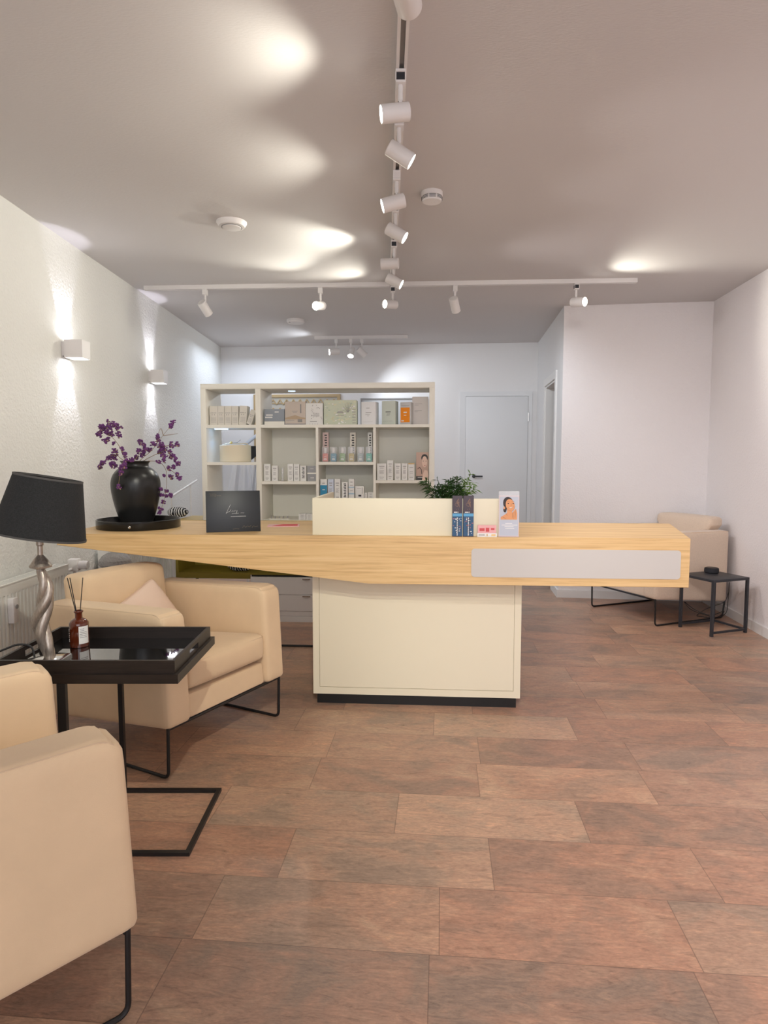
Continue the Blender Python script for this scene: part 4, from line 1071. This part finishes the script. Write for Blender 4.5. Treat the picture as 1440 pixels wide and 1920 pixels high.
PRINT = {}
def carton(px0, px1, pytop, zbase, label, body='paper', off=.03, depth=.04, lean_=0.0, rz=0.0, print_='lines', pm='ink', group=None, name='product_carton', extra=None):
    """a folding carton on a shelf board; px give its front width and top"""
    a, zt = sf(px0, pytop, off); b_, _ = sf(px1, pytop, off)
    w_ = b_ - a; h_ = max(.02, zt - ZS - zbase)
    t = thing(name, label, 'carton', sw(a, off, ZS + zbase + .0005), TH + rz, group)
    R = Matrix.Translation((w_ * (lean_ < 0), 0, 0)) @ Matrix.Rotation(lean_, 4, 'Y') @ Matrix.Translation((-w_ * (lean_ < 0), 0, 0)) if lean_ else Matrix.Identity(4)
    if lean_: R = Matrix.Translation((0, 0, abs(math.sin(lean_)) * w_ * (1 if lean_ > 0 else 0))) @ R
    bm = B(); box2(bm, (0, 0, 0), (w_, depth, h_), bev=.0008); bmesh.ops.transform(bm, matrix=R, verts=bm.verts); obj('box', bm, body, t)
    bm = B(); e = .0007
    def r(x0, x1, z0, z1, mi=0): box2(bm, (x0 * w_, -e - mi * .0001, z0 * h_), (x1 * w_, .0001, z1 * h_), mi=mi)
    ms = [pm]
    if print_ == 'lines':
        r(.22, .78, .80, .84); r(.3, .7, .70, .73)
        for i in range(5): z = .56 - i * .045; r(.25, .75 - .1 * (i % 2), z, z + .014)
        r(.25, .75, .16, .19); r(.3, .65, .08, .10)
    elif print_ == 'column':
        for i in range(9): z = .88 - i * .085; r(.30 + .1 * (i % 2), .72, z, z + .045)
    elif print_ == 'shop':
        for i in range(4): r(.15 + i * .19, .27 + i * .19, .62, .66)
        for i in range(2): r(.28 + i * .28, .38 + i * .28, .52, .57)
        for i in range(6): z = .40 - i * .05; r(.18, .84, z, z + .012)
    elif print_: print_(r, w_, h_, bm); ms = extra
    bmesh.ops.transform(bm, matrix=R, verts=bm.verts)
    obj('print', bm, ms, t, smooth=False)
    return t
z0r = zr1
ivory = flat('ivory card', (0.72, 0.68, 0.61))
G1 = 'ivory cartons on the top left shelf'
for i, (p0, p1x, n_, ln) in enumerate(((392.5, 407.5, 'first', 0), (408, 420, 'second', 0), (420.5, 433.5, 'third', 0), (434, 446.5, 'fourth', 0), (447, 461, 'fifth', .07))):
    carton(p0, p1x, 761.5, z0r, f'ivory carton with small grey print, {n_} from the left in the top left compartment', ivory, .05, .08, ln if ln else 0, print_='shop', group=G1)
carton(461.5, 471, 769, z0r, 'ivory carton tilted far over against the post in the top left compartment', ivory, .05, .08, .33, print_='shop', group=G1)
# top row, right part
def pr_grey(r, w_, h_, bm): r(.0, 1, .0, .24, 0); r(.08, .42, .58, .66, 1); r(.04, .40, .44, .52, 1); r(.52, .72, .78, .84, 1); r(0, 1, .22, .24, 2)
carton(495.5, 533, 767, z0r, 'wide slate grey gift carton with white lower edge, left in the wide top row', flat('slate card', (0.30, 0.33, 0.37)), .05, .10, print_=pr_grey, extra=['shelf', 'paper', 'ink'])
def pr_beige(r, w_, h_, bm):
    r(.34, .62, .58, .60, 1); r(.38, .58, .53, .55, 1); r(.0, 1, .0, .06, 1); r(.05, .45, .18, .20, 1); r(.62, .84, .12, .28, 2); r(.74, .80, .5, .88, 2)
    prism(bm, [(0, -.0012, .30 * h_), (.25 * w_, -.0012, .36 * h_), (.5 * w_, -.0012, .42 * h_), (.8 * w_, -.0012, .33 * h_), (w_, -.0012, .30 * h_), (w_, -.0012, .24 * h_), (0, -.0012, .24 * h_)], (0, .001, 0), 0)
carton(534, 572.5, 753, z0r, 'taupe gift carton with printed dune landscape in the wide top row', flat('taupe card', (0.60, 0.52, 0.45)), .05, .10, print_=pr_beige, extra=[flat('sand print', (0.50, 0.38, 0.26)), 'ink', 'grey'])
def pr_fl(r, w_, h_, bm):
    for i in range(26):
        x = random.choice((random.uniform(.30, .45), random.uniform(.6, .95))); z = random.uniform(.25, .95); r(x, x + .04, z, z + random.uniform(.01, .04), 0)
    for i in range(6): r(.45 + .0 * i, .8, .38 + .03 * i, .39 + .03 * i, 0)
    r(.25, .65, .14, .16, 0); [r(.22 + .15 * i, .26 + .15 * i, .03, .05, 0) for i in range(4)]
carton(573, 605, 756, z0r, 'white gift carton with fine grey flower drawing in the wide top row', 'paper', .05, .08, print_=pr_fl, extra=['ink'])
def pr_big(r, w_, h_, bm):
    for i in range(90):
        x = random.uniform(.02, .93); z = random.uniform(.02, .93); s_ = random.uniform(.02, .07); r(x, min(.99, x + s_), z, min(.99, z + s_ * .8), random.choice((0, 0, 1, 2)))
    for k in range(7):
        a_ = math.radians(35 + k * 22); q = (.74 * w_, -.0016, .50 * h_); tube(bm, [q, (q[0] + math.cos(a_) * .17 * w_, q[1], q[2] + math.sin(a_) * .42 * h_)], .0012, 4, mi=3)
    r(.40, .60, .47, .51, 3); r(.42, .58, .53, .56, 3); r(.38, .62, .37, .39, 3)
    for i in range(6):
        for j in range(2): r(.88 + j * .055, .91 + j * .055, .05 + i * .11, .10 + i * .11, 3)
carton(607, 668.5, 750.5, z0r, 'large pale green gift carton with leaf pattern in the middle of the top row', flat('pale green card', (0.62, 0.66, 0.52)), .05, .10, print_=pr_big, extra=[flat('cream yellow print', (0.72, 0.70, 0.50)), 'paper', flat('sage print', (0.52, 0.60, 0.48)), 'ink'])
def pr_w(r, w_, h_, bm): r(.35, .58, .72, .74); r(.30, .70, .52, .54); r(.28, .6, .44, .455); r(.40, .55, .38, .39); r(.1, .8, .12, .125)
carton(677.5, 705, 754, z0r, 'plain white carton turned slightly, left of the sage carton in the top row', flat('bright white card', (0.84, 0.84, 0.85)), .06, .09, rz=math.radians(-10), print_=pr_w, extra=['ink'])
carton(716, 742, 752, z0r, 'sage green carton beside the orange one in the top row', flat('sage card', (0.60, 0.65, 0.58)), .06, .09, rz=math.radians(-12), print_=lambda r, w_, h_, bm: (r(.28, .66, .52, .55), r(.36, .62, .44, .455), r(.34, .58, .38, .39), r(.1, .8, .14, .145)), extra=['inkdark'])
def pr_or(r, w_, h_, bm): r(.04, .90, .10, .76, 0); r(.32, .62, .52, .57, 1); r(.34, .58, .40, .43, 1); r(.1, .35, .14, .19, 1); r(.1, .85, .84, .86, 2)
carton(750.5, 771, 754.5, z0r, 'grey carton with bright orange label in the top row', flat('light grey card', (0.58, 0.57, 0.56)), .05, .07, rz=math.radians(-14), print_=pr_or, extra=[flat('orange label', (0.90, 0.28, 0.01)), 'paper', 'ink'])
def pr_book(r, w_, h_, bm): r(.15, .62, .74, .75, 0); r(.15, .40, .70, .71, 0); r(.15, .60, .50, .51, 0); r(.15, .35, .46, .47, 0)
carton(773, 803, 744, z0r, 'tallest pinkish white carton at the right end of the top row', flat('blush white card', (0.72, 0.67, 0.64)), .10, .06, print_=pr_book, extra=['ink'])
# column two, middle board
G2 = 'small white cartons in the second column'
for (p0, p1x, top, n_, k) in ((494.5, 506.5, 870, 'tall leftmost', 'lines'), (509.5, 520.5, 873, 'second from the left', 'lines'), (539, 549.5, 870, 'third from the left', 'lines'), (550.5, 561, 870.5, 'fourth from the left', 'lines'), (562.5, 574, 873.5, 'darker-printed fifth', 'column')):
    carton(p0, p1x, top, z22, f'small white carton on the second column middle board, {n_}', 'paper', .03, .035, print_=k, pm='ink' if k == 'lines' else 'inkdark', group=G2)
carton(576, 593, 873.5, z22, 'grey carton with beige band at the right end of the second column board', flat('mid grey card', (0.36, 0.36, 0.37)), .03, .05, print_=lambda r, w_, h_, bm: (r(0, 1, .46, .56, 0), r(.35, .7, .80, .82, 1), r(.35, .75, .20, .24, 1)), extra=['shelf', 'paper'])
t = thing('glass_tumbler', 'small clear plastic jar on the second column board between white cartons', 'jar', sw(X(526), .06, ZS + z22), TH)
bm = B(); lathe(bm, [(0, 0), (.010, 0), (.010, .10), (.0085, .10), (.0085, .002), (0, .002)], 20); obj('jar_body', bm, 'acrylic', t)
# column three, upper: tall cartons behind a row of bottles
for (p0, p1x, n_, c_) in ((605, 616, 'left', flat('rose card', (0.72, 0.55, 0.52))), (656, 667, 'middle', flat('cream card', (0.74, 0.70, 0.62))), (689.5, 698, 'right', 'paper')):
    carton(p0, p1x, 811, z32, f'tall slim carton with vertical print, {n_} of three behind the coloured bottles', c_, .10, .035, print_='column', pm='inkdark', group='tall cartons behind the bottles')
def bottle(pc, colr, cn, side):
    a, _ = sf(pc, 852, .04)
    t = thing('serum_bottle', f'{cn} serum bottle in a clear box on the third column board', 'bottle', sw(a, .05, ZS + z32 + .0005), TH, 'coloured serum bottles')
    bm = B(); box2(bm, (-.021, -.018, .001), (.021, .018, .063), bev=.006); obj('bottle_body', bm, flat(cn + ' glass', colr, .3), t)
    bm = B(); box2(bm, (-.010, -.010, .063), (.010, .010, .106), bev=.003); obj('bottle_cap', bm, 'white', t)
    bm = B(); box2(bm, (-.011, -.0190, .022), (.010, -.0179, .027)); box2(bm, (-.012, -.0190, .014), (.012, -.0179, .018)); box2(bm, (-.009, -.0190, .036), (.009, -.0179, .038)); obj('label_text', bm, 'paper', t)
    bm = B(); box2(bm, (-.025, -.022, 0), (.025, .022, .112)); obj('clear_box', bm, 'acrylic', t)
for pc, c_, cn in ((610, (0.70, 0.20, 0.16), 'coral red'), (625.5, (0.10, 0.30, 0.42), 'steel blue'), (642, (0.20, 0.36, 0.12), 'leaf green'), (659, (0.50, 0.36, 0.05), 'mustard yellow'), (676, (0.30, 0.36, 0.36), 'grey green'), (692, (0.01, 0.42, 0.30), 'turquoise')):
    bottle(pc, c_, cn, 0)
# column three, lower
blue = flat('petrol blue print', (0.04, 0.28, 0.48))
carton(600.5, 613, 898.5, z33, 'carton with petrol blue lower part, leftmost on the third column low board', 'paper', .03, .04, print_=lambda r, w_, h_, bm: (r(.0, 1, .0, .72, 0), r(.3, .7, .80, .83, 1), r(.3, .7, .5, .53, 2)), extra=[blue, 'ink', 'paper'])
carton(614.5, 625.5, 898.5, z33, 'pale blue carton, second on the third column low board', flat('pale lilac blue card', (0.62, 0.67, 0.78)), .03, .04)
carton(627, 638, 898.5, z33, 'white carton, third on the third column low board', 'paper', .03, .04)
carton(641, 652, 904, z33, 'shorter white carton with dark print, fourth on the third column low board', 'paper', .03, .04, print_='column', pm='inkdark')
carton(653.5, 664, 898, z33, 'white and light blue striped carton, fifth on the third column low board', 'paper', .03, .04, print_=lambda r, w_, h_, bm: (r(0, 1, 0, .12, 0), r(0, 1, .3, .36, 0), r(0, 1, .6, .64, 0), r(.3, .7, .84, .87, 1), r(.25, .75, .45, .47, 1), r(.25, .75, .7, .72, 1)), extra=[flat('ice blue print', (0.40, 0.56, 0.68)), 'ink'])
carton(666.5, 682, 911.5, z33, 'square white carton with small dark emblem on the third column low board', 'paper', .03, .05, print_=lambda r, w_, h_, bm: (r(.2, .7, .84, .86, 0), r(.35, .70, .30, .42, 1), r(.8, .86, .5, .9, 0)), extra=['ink', 'inkdark'])
carton(683, 688.5, 924, z33, 'tiny white carton left of the rightmost one on the third column low board', 'paper', .03, .03)
carton(690, 700, 923, z33, 'small white carton at the right end of the third column low board', 'paper', .03, .04)
# column four
G4 = 'white cartons in the fourth column'
carton(707, 724.5, 869, z42, 'wide white carton at the left of the fourth column board', 'paper', .03, .05, group=G4)
carton(726, 737, 863.5, z42, 'tallest white carton on the fourth column board', 'paper', .03, .04, group=G4)
carton(740, 751.5, 869, z42, 'white carton right of the tallest one on the fourth column board', 'paper', .03, .04, group=G4)
carton(753, 764, 869, z42, 'fourth white carton from the left on the fourth column board', 'paper', .03, .04, group=G4)
carton(765.5, 777, 868.5, z42, 'white carton with ochre top band beside the portrait card', 'paper', .03, .04, group=G4, print_=lambda r, w_, h_, bm: (r(0, 1, .93, 1, 1), r(.2, .8, .72, .75, 0), r(.25, .75, .5, .52, 0), r(.25, .75, .4, .42, 0), r(.2, .8, .15, .18, 0)), extra=['ink', flat('ochre band', (0.65, 0.45, 0.18))])
def pr_face(r, w_, h_, bm):
    def e(cx, cz, rx, rz, mi, y): ell(bm, cx * w_, cz * h_, rx * w_, rz * h_, y, mi)
    prism(bm, [(.48 * w_, -.0012, 0), (.55 * w_, -.0012, .22 * h_), (.68 * w_, -.0012, .36 * h_), (.92 * w_, -.0012, .34 * h_), (.98 * w_, -.0012, .2 * h_), (.98 * w_, -.0012, 0)], (0, .0008, 0), 1)
    e(.68, .80, .27, .13, 0, -.0014); e(.68, .66, .22, .20, 1, -.0018)
    e(.58, .68, .035, .012, 0, -.0022); e(.80, .68, .035, .012, 0, -.0022); e(.70, .53, .06, .01, 2, -.0022)
    tube(bm, [(.12 * w_, -.0016, .40 * h_), (.28 * w_, -.0016, .46 * h_), (.42 * w_, -.0016, .38 * h_), (.46 * w_, -.0016, .22 * h_)], .0022, 5, mi=0)
    r(0, 1, 0, .14, 0); r(.12, .55, .09, .11, 3)
pc = carton(780.5, 803.5, 848, z42, 'portrait card of a dark-haired person on a black stand, right end of the fourth column', flat('beige pink card', (0.60, 0.42, 0.34)), .03, .012, print_=pr_face, extra=['inkdark', flat('face print', (0.82, 0.60, 0.49)), flat('lip print', (0.45, 0.15, 0.13)), 'paper'], name='portrait_card')
# column one
hb_ = thing('hat_box', 'cream round vanity box with a bow strap on the left column shelf', 'box', sw(X(440, 850) - .045, .17, ZS + zc1 + .0005), TH)
bm = B(); lathe(bm, [(0, 0), (.118, 0), (.122, .004), (.122, .128), (.118, .132), (0, .132)], 48, mtx=Matrix.Diagonal((1, .8, 1, 1))); obj('box_body', bm, flat('cream leatherette', (0.80, 0.70, 0.52)), hb_)
bm = B(); tube(bm, bend([(-.10, 0, .133), (-.06, 0, .145), (-.02, 0, .148), (.03, 0, .143), (.09, 0, .145), (.10, 0, .133)], .02), .0045, 8); tube(bm, [(-.03, -.01, .148), (.02, -.02, .150), (.05, -.02, .172)], .002, 6, mi=1); obj('strap', bm, [flat('cream strap', (0.70, 0.60, 0.42)), 'ink'], hb_)
bm = B(); bmesh.ops.create_icosphere(bm, subdivisions=2, radius=.012, matrix=Matrix.Translation((-.03, -.01, .150))); obj('clasp', bm, 'gold', hb_)
# low board things
for (p0, p1x, n_) in ((560, 573, 'left'), (574, 586, 'right')):
    carton(p0, p1x, 963.5, .0045, f'small flat white box on the shelf bottom board, {n_} one by the counter screen', 'paper', .03, .05, print_='lines')
t = thing('tester_rack', 'low white rack of small sample tubes on the shelf bottom board', 'rack', sw(X(502, 970), .04, ZS + .005), TH)
wr = X(540, 970) - X(502, 970)
bm = B(); box2(bm, (0, 0, 0), (wr, .03, .006)); obj('rack_base', bm, 'shelf', t)
for k in range(5):
    bm = B(); lathe(bm, [(0, .006), (.005, .006), (.005, .022), (.003, .026), (0, .026)], 12, ((k + .5) * wr / 5, .012, 0)); obj('sample_tube', bm, 'ink', t)

# ------------------------------------------------------------------ low furniture under and beside the shelf
XC0 = X(326, 1000); XC1 = W_
cab = thing('olive_sideboard', 'olive gold open sideboard under the shelf unit, seen below the desk', 'sideboard', (SO[0], SO[1], 0), TH)
zn = .372
zl0 = sf(550, 1083)[1]
bm = B(); box2(bm, (XC0, .014, ZS - .018), (XC1, .40, ZS - .0005)); obj('top_board', bm, 'gold', cab)
bm = B(); box2(bm, (XC0, .02, zn - .013), (XC1, .40, zn)); obj('lower_board', bm, 'olive', cab)
bm = B(); box2(bm, (XC0, .02, zn - .045), (X(468, 1100), .034, zn - .0131)); obj('front_lip', bm, 'olive', cab)
bm = B(); box2(bm, (XC0, .385, zn), (XC1, .40, ZS - .018)); obj('back_panel', bm, 'olive', cab)
for x in (XC0, XC1 - .02):
    bm = B(); box2(bm, (x, .02, zn), (x + .02, .385, ZS - .0182)); obj('side_panel', bm, 'olive', cab)
for x in (XC0 + .03, XC1 - .05):
    for y in (.04, .36):
        bm = B(); box2(bm, (x, y, 0), (x + .02, y + .02, zn - .0135)); obj('leg', bm, 'black', cab)
chst = thing('drawer_chest', 'white drawer chest with small pulls beneath the olive sideboard', 'chest of drawers', (SO[0], SO[1], 0), TH)
ca, cb_ = X(470, 1100), W_ - .08
zl = [sf(550, y, .0)[1] for y in (1083, 1115, 1146, 1155)]
bm = B(); box2(bm, (ca, .022, .06), (cb_, .38, zl0 - .001)); obj('carcass', bm, 'trim', chst)
bm = B(); box2(bm, (ca, .0, 0), (cb_, .38, zl[3] - .002)); obj('plinth_board', bm, 'trim', chst)
bm = B(); box2(bm, (ca, .004, zl[3] + .0), (cb_, .0215, zl[2] - .002)); obj('base_rail', bm, 'trim', chst)
mid = (ca + (X(592, 1100))) / 2
for (z0, z1) in ((zl[2] + .001, zl[1] - .002), (zl[1] + .001, zl[0] - .001)):
    for (xa, xb) in ((ca, X(640, 1100)), (X(640, 1100) + .003, cb_)):
        bm = B(); box2(bm, (xa, .0, z0), (xb, .0215, z1)); dw = obj('drawer', bm, 'trim', chst)
        xh = X(575, 1100) if xa == ca else (xa + xb) / 2
        bm = B(); box2(bm, (xh - .03, -.018, z1 - .011), (xh + .03, -.0003, z1 - .005)); obj('pull', bm, 'chrome', dw)
bm = B(); box2(bm, (ca, .03, zl0 - .0005), (cb_, .37, zn - .0135)); tag(obj('black_board', bm, 'black'), 'thin black board between the white drawer chest and the olive sideboard', 'board')
bpy.data.objects['black_board'].location = (SO[0], SO[1], 0); bpy.data.objects['black_board'].rotation_euler = (0, 0, TH)
# zebra cushion in the niche and on the top
def zebra_mat():
    m = bpy.data.materials.new('black and white wavy fabric'); m.use_nodes = True; N = m.node_tree.nodes; L = m.node_tree.links; b = N['Principled BSDF']; b.inputs['Roughness'].default_value = .9
    tc = N.new('ShaderNodeTexCoord'); wv = N.new('ShaderNodeTexWave'); wv.inputs['Scale'].default_value = 16; wv.inputs['Distortion'].default_value = 5; wv.inputs['Detail Scale'].default_value = 1.2
    L.new(tc.outputs['Object'], wv.inputs['Vector']); r = N.new('ShaderNodeValToRGB'); r.color_ramp.interpolation = 'CONSTANT'
    r.color_ramp.elements[0].color = (.015, .015, .02, 1); r.color_ramp.elements[1].position = .55; r.color_ramp.elements[1].color = (.7, .7, .7, 1)
    L.new(wv.outputs['Fac'], r.inputs[0]); L.new(r.outputs[0], b.inputs['Base Color']); return m
M['zebra'] = zebra_mat()
q = sf(452, 1075, .12)
bm = B(); soft(bm, (.10, .07, .06), .05, (.01, .01, .01), 10); o = tag(obj('patterned_cushion', bm, 'zebra'), 'black and white patterned cushion lying in the olive sideboard', 'cushion'); o.location = sw(q[0], .12, zn + .071); o.rotation_euler = (0, 0, TH)
bm = B(); soft(bm, (.07, .05, .032), .03, (.01, .01, .01), 10); o = tag(obj('patterned_pouch', bm, 'zebra'), 'black and white patterned pouch on the sideboard top behind the round tray', 'pouch'); q = sf(331, 970, .15); o.location = sw(q[0], .18, ZS + .046); o.rotation_euler = (0, 0, TH)
# black floor rail behind the desk
t = thing('foot_rail', 'thin black metal floor frame behind the desk pedestal', 'floor frame', (-.60, 4.24, 0), TH)
bm = B(); tube(bm, [(-.5, 0, .008), (.35, 0, .008)], .007, 8); obj('rail_bar', bm, 'black', t)
bm = B(); tube(bm, bend([(.35, 0, .008), (.35, -.05, .008), (.35, -.05, .30)], .02), .007, 8); obj('rail_end', bm, 'black', t)

# ------------------------------------------------------------------ behind the shelf: garment stand with white robes, hand rail
gx, gy = -1.30, 6.15
t = thing('garment_stand', 'white garment stand behind the left column of the shelf', 'garment stand', (gx, gy, 0))
bm = B(); tube(bm, [(-.32, 0, .01), (.45, 0, .01)], .012, 8); tube(bm, [(-.0, -.2, .012), (0, .2, .012)], .012, 8); obj('stand_foot', bm, 'white', t)
bm = B(); tube(bm, [(0, 0, .01), (0, 0, 1.40)], .012, 10); obj('stand_pole', bm, 'white', t)
bm = B(); tube(bm, [(-.08, 0, 1.32), (.32, 0, 1.64)], .016, 10); obj('slanted_rail', bm, flat('pale blue rail', (0.60, 0.68, 0.80)), t)
t = thing('black_case', 'black box hanging on the garment stand behind the cream vanity box', 'box', (gx - .03, gy + .03, 1.22))
bm = B(); prism(bm, [(-.06, .03, .15), (.12, .03, .15), (.12, .03, .06), (0.0, .03, -.03)], (0, .03, 0)); obj('case_body', bm, 'black', t)
def robe(x, y, w0, w1, z0, z1, label, seed, skew=0.0):
    random.seed(seed); t = thing('white_robe', label, 'robe', (x, y, z0))
    bm = B(); n = 24; m_ = 12; grid = []
    for side in (0, 1):
        rows = []
        for j in range(m_ + 1):
            v = j / m_; row = []
            for i in range(n + 1):
                u = i / n - .5; w_ = w1 + (w0 - w1) * v
                yy = (.012 + .012 * math.sin(u * 30 + seed)) * (1 - .5 * v) * (1 if side else -1) + .012 * math.sin(u * 17 + seed * 2 + v)
                row.append(bm.verts.new((u * w_ + skew * (1 - v), yy - .0 + (.03 if side else -.0), v * (z1 - z0))))
            rows.append(row)
        grid.append(rows)
    for g in grid:
        for j in range(m_):
            for i in range(n): bm.faces.new([g[j][i], g[j][i + 1], g[j + 1][i + 1], g[j + 1][i]])
    a, b_ = grid
    for i in range(n): bm.faces.new([a[0][i], a[0][i + 1], b_[0][i + 1], b_[0][i]]); bm.faces.new([a[m_][i], a[m_][i + 1], b_[m_][i + 1], b_[m_][i]])
    for j in range(m_): bm.faces.new([a[j][0], a[j + 1][0], b_[j + 1][0], b_[j][0]]); bm.faces.new([a[j][n], a[j + 1][n], b_[j + 1][n], b_[j][n]])
    obj('robe_cloth', bm, 'robe', t)
    bm = B(); tube(bm, [(-.02, -.03, (z1 - z0) * .35), (-.08, -.035, (z1 - z0) * .55)], .003, 6); obj('robe_belt', bm, 'ink', t)
robe(gx - .02, gy - .10, .16, .34, .55, 1.235, 'white robe hanging left on the stand behind the shelf', 1, -.05)
robe(gx + .16, gy - .17, .05, .26, .50, 1.31, 'white robe hanging right on the stand behind the shelf', 4, .0)
t = thing('stair_gate', 'white slanted hand rail with post at the left wall beside the shelf', 'hand rail', (-1.80, 5.6, 0))
bm = B(); tube(bm, [(.0, -.10, .93), (.06, .45, 1.05)], .009, 10); obj('hand_rail', bm, 'white', t)
bm = B(); tube(bm, [(.045, .30, 0), (.045, .30, 1.015)], .008, 10); obj('rail_post', bm, 'white', t)
bm = B(); tube(bm, [(.0, -.10, 0), (.0, -.10, .935)], .008, 10); obj('rail_post', bm, 'white', t)
t.name = 'stair_rail'
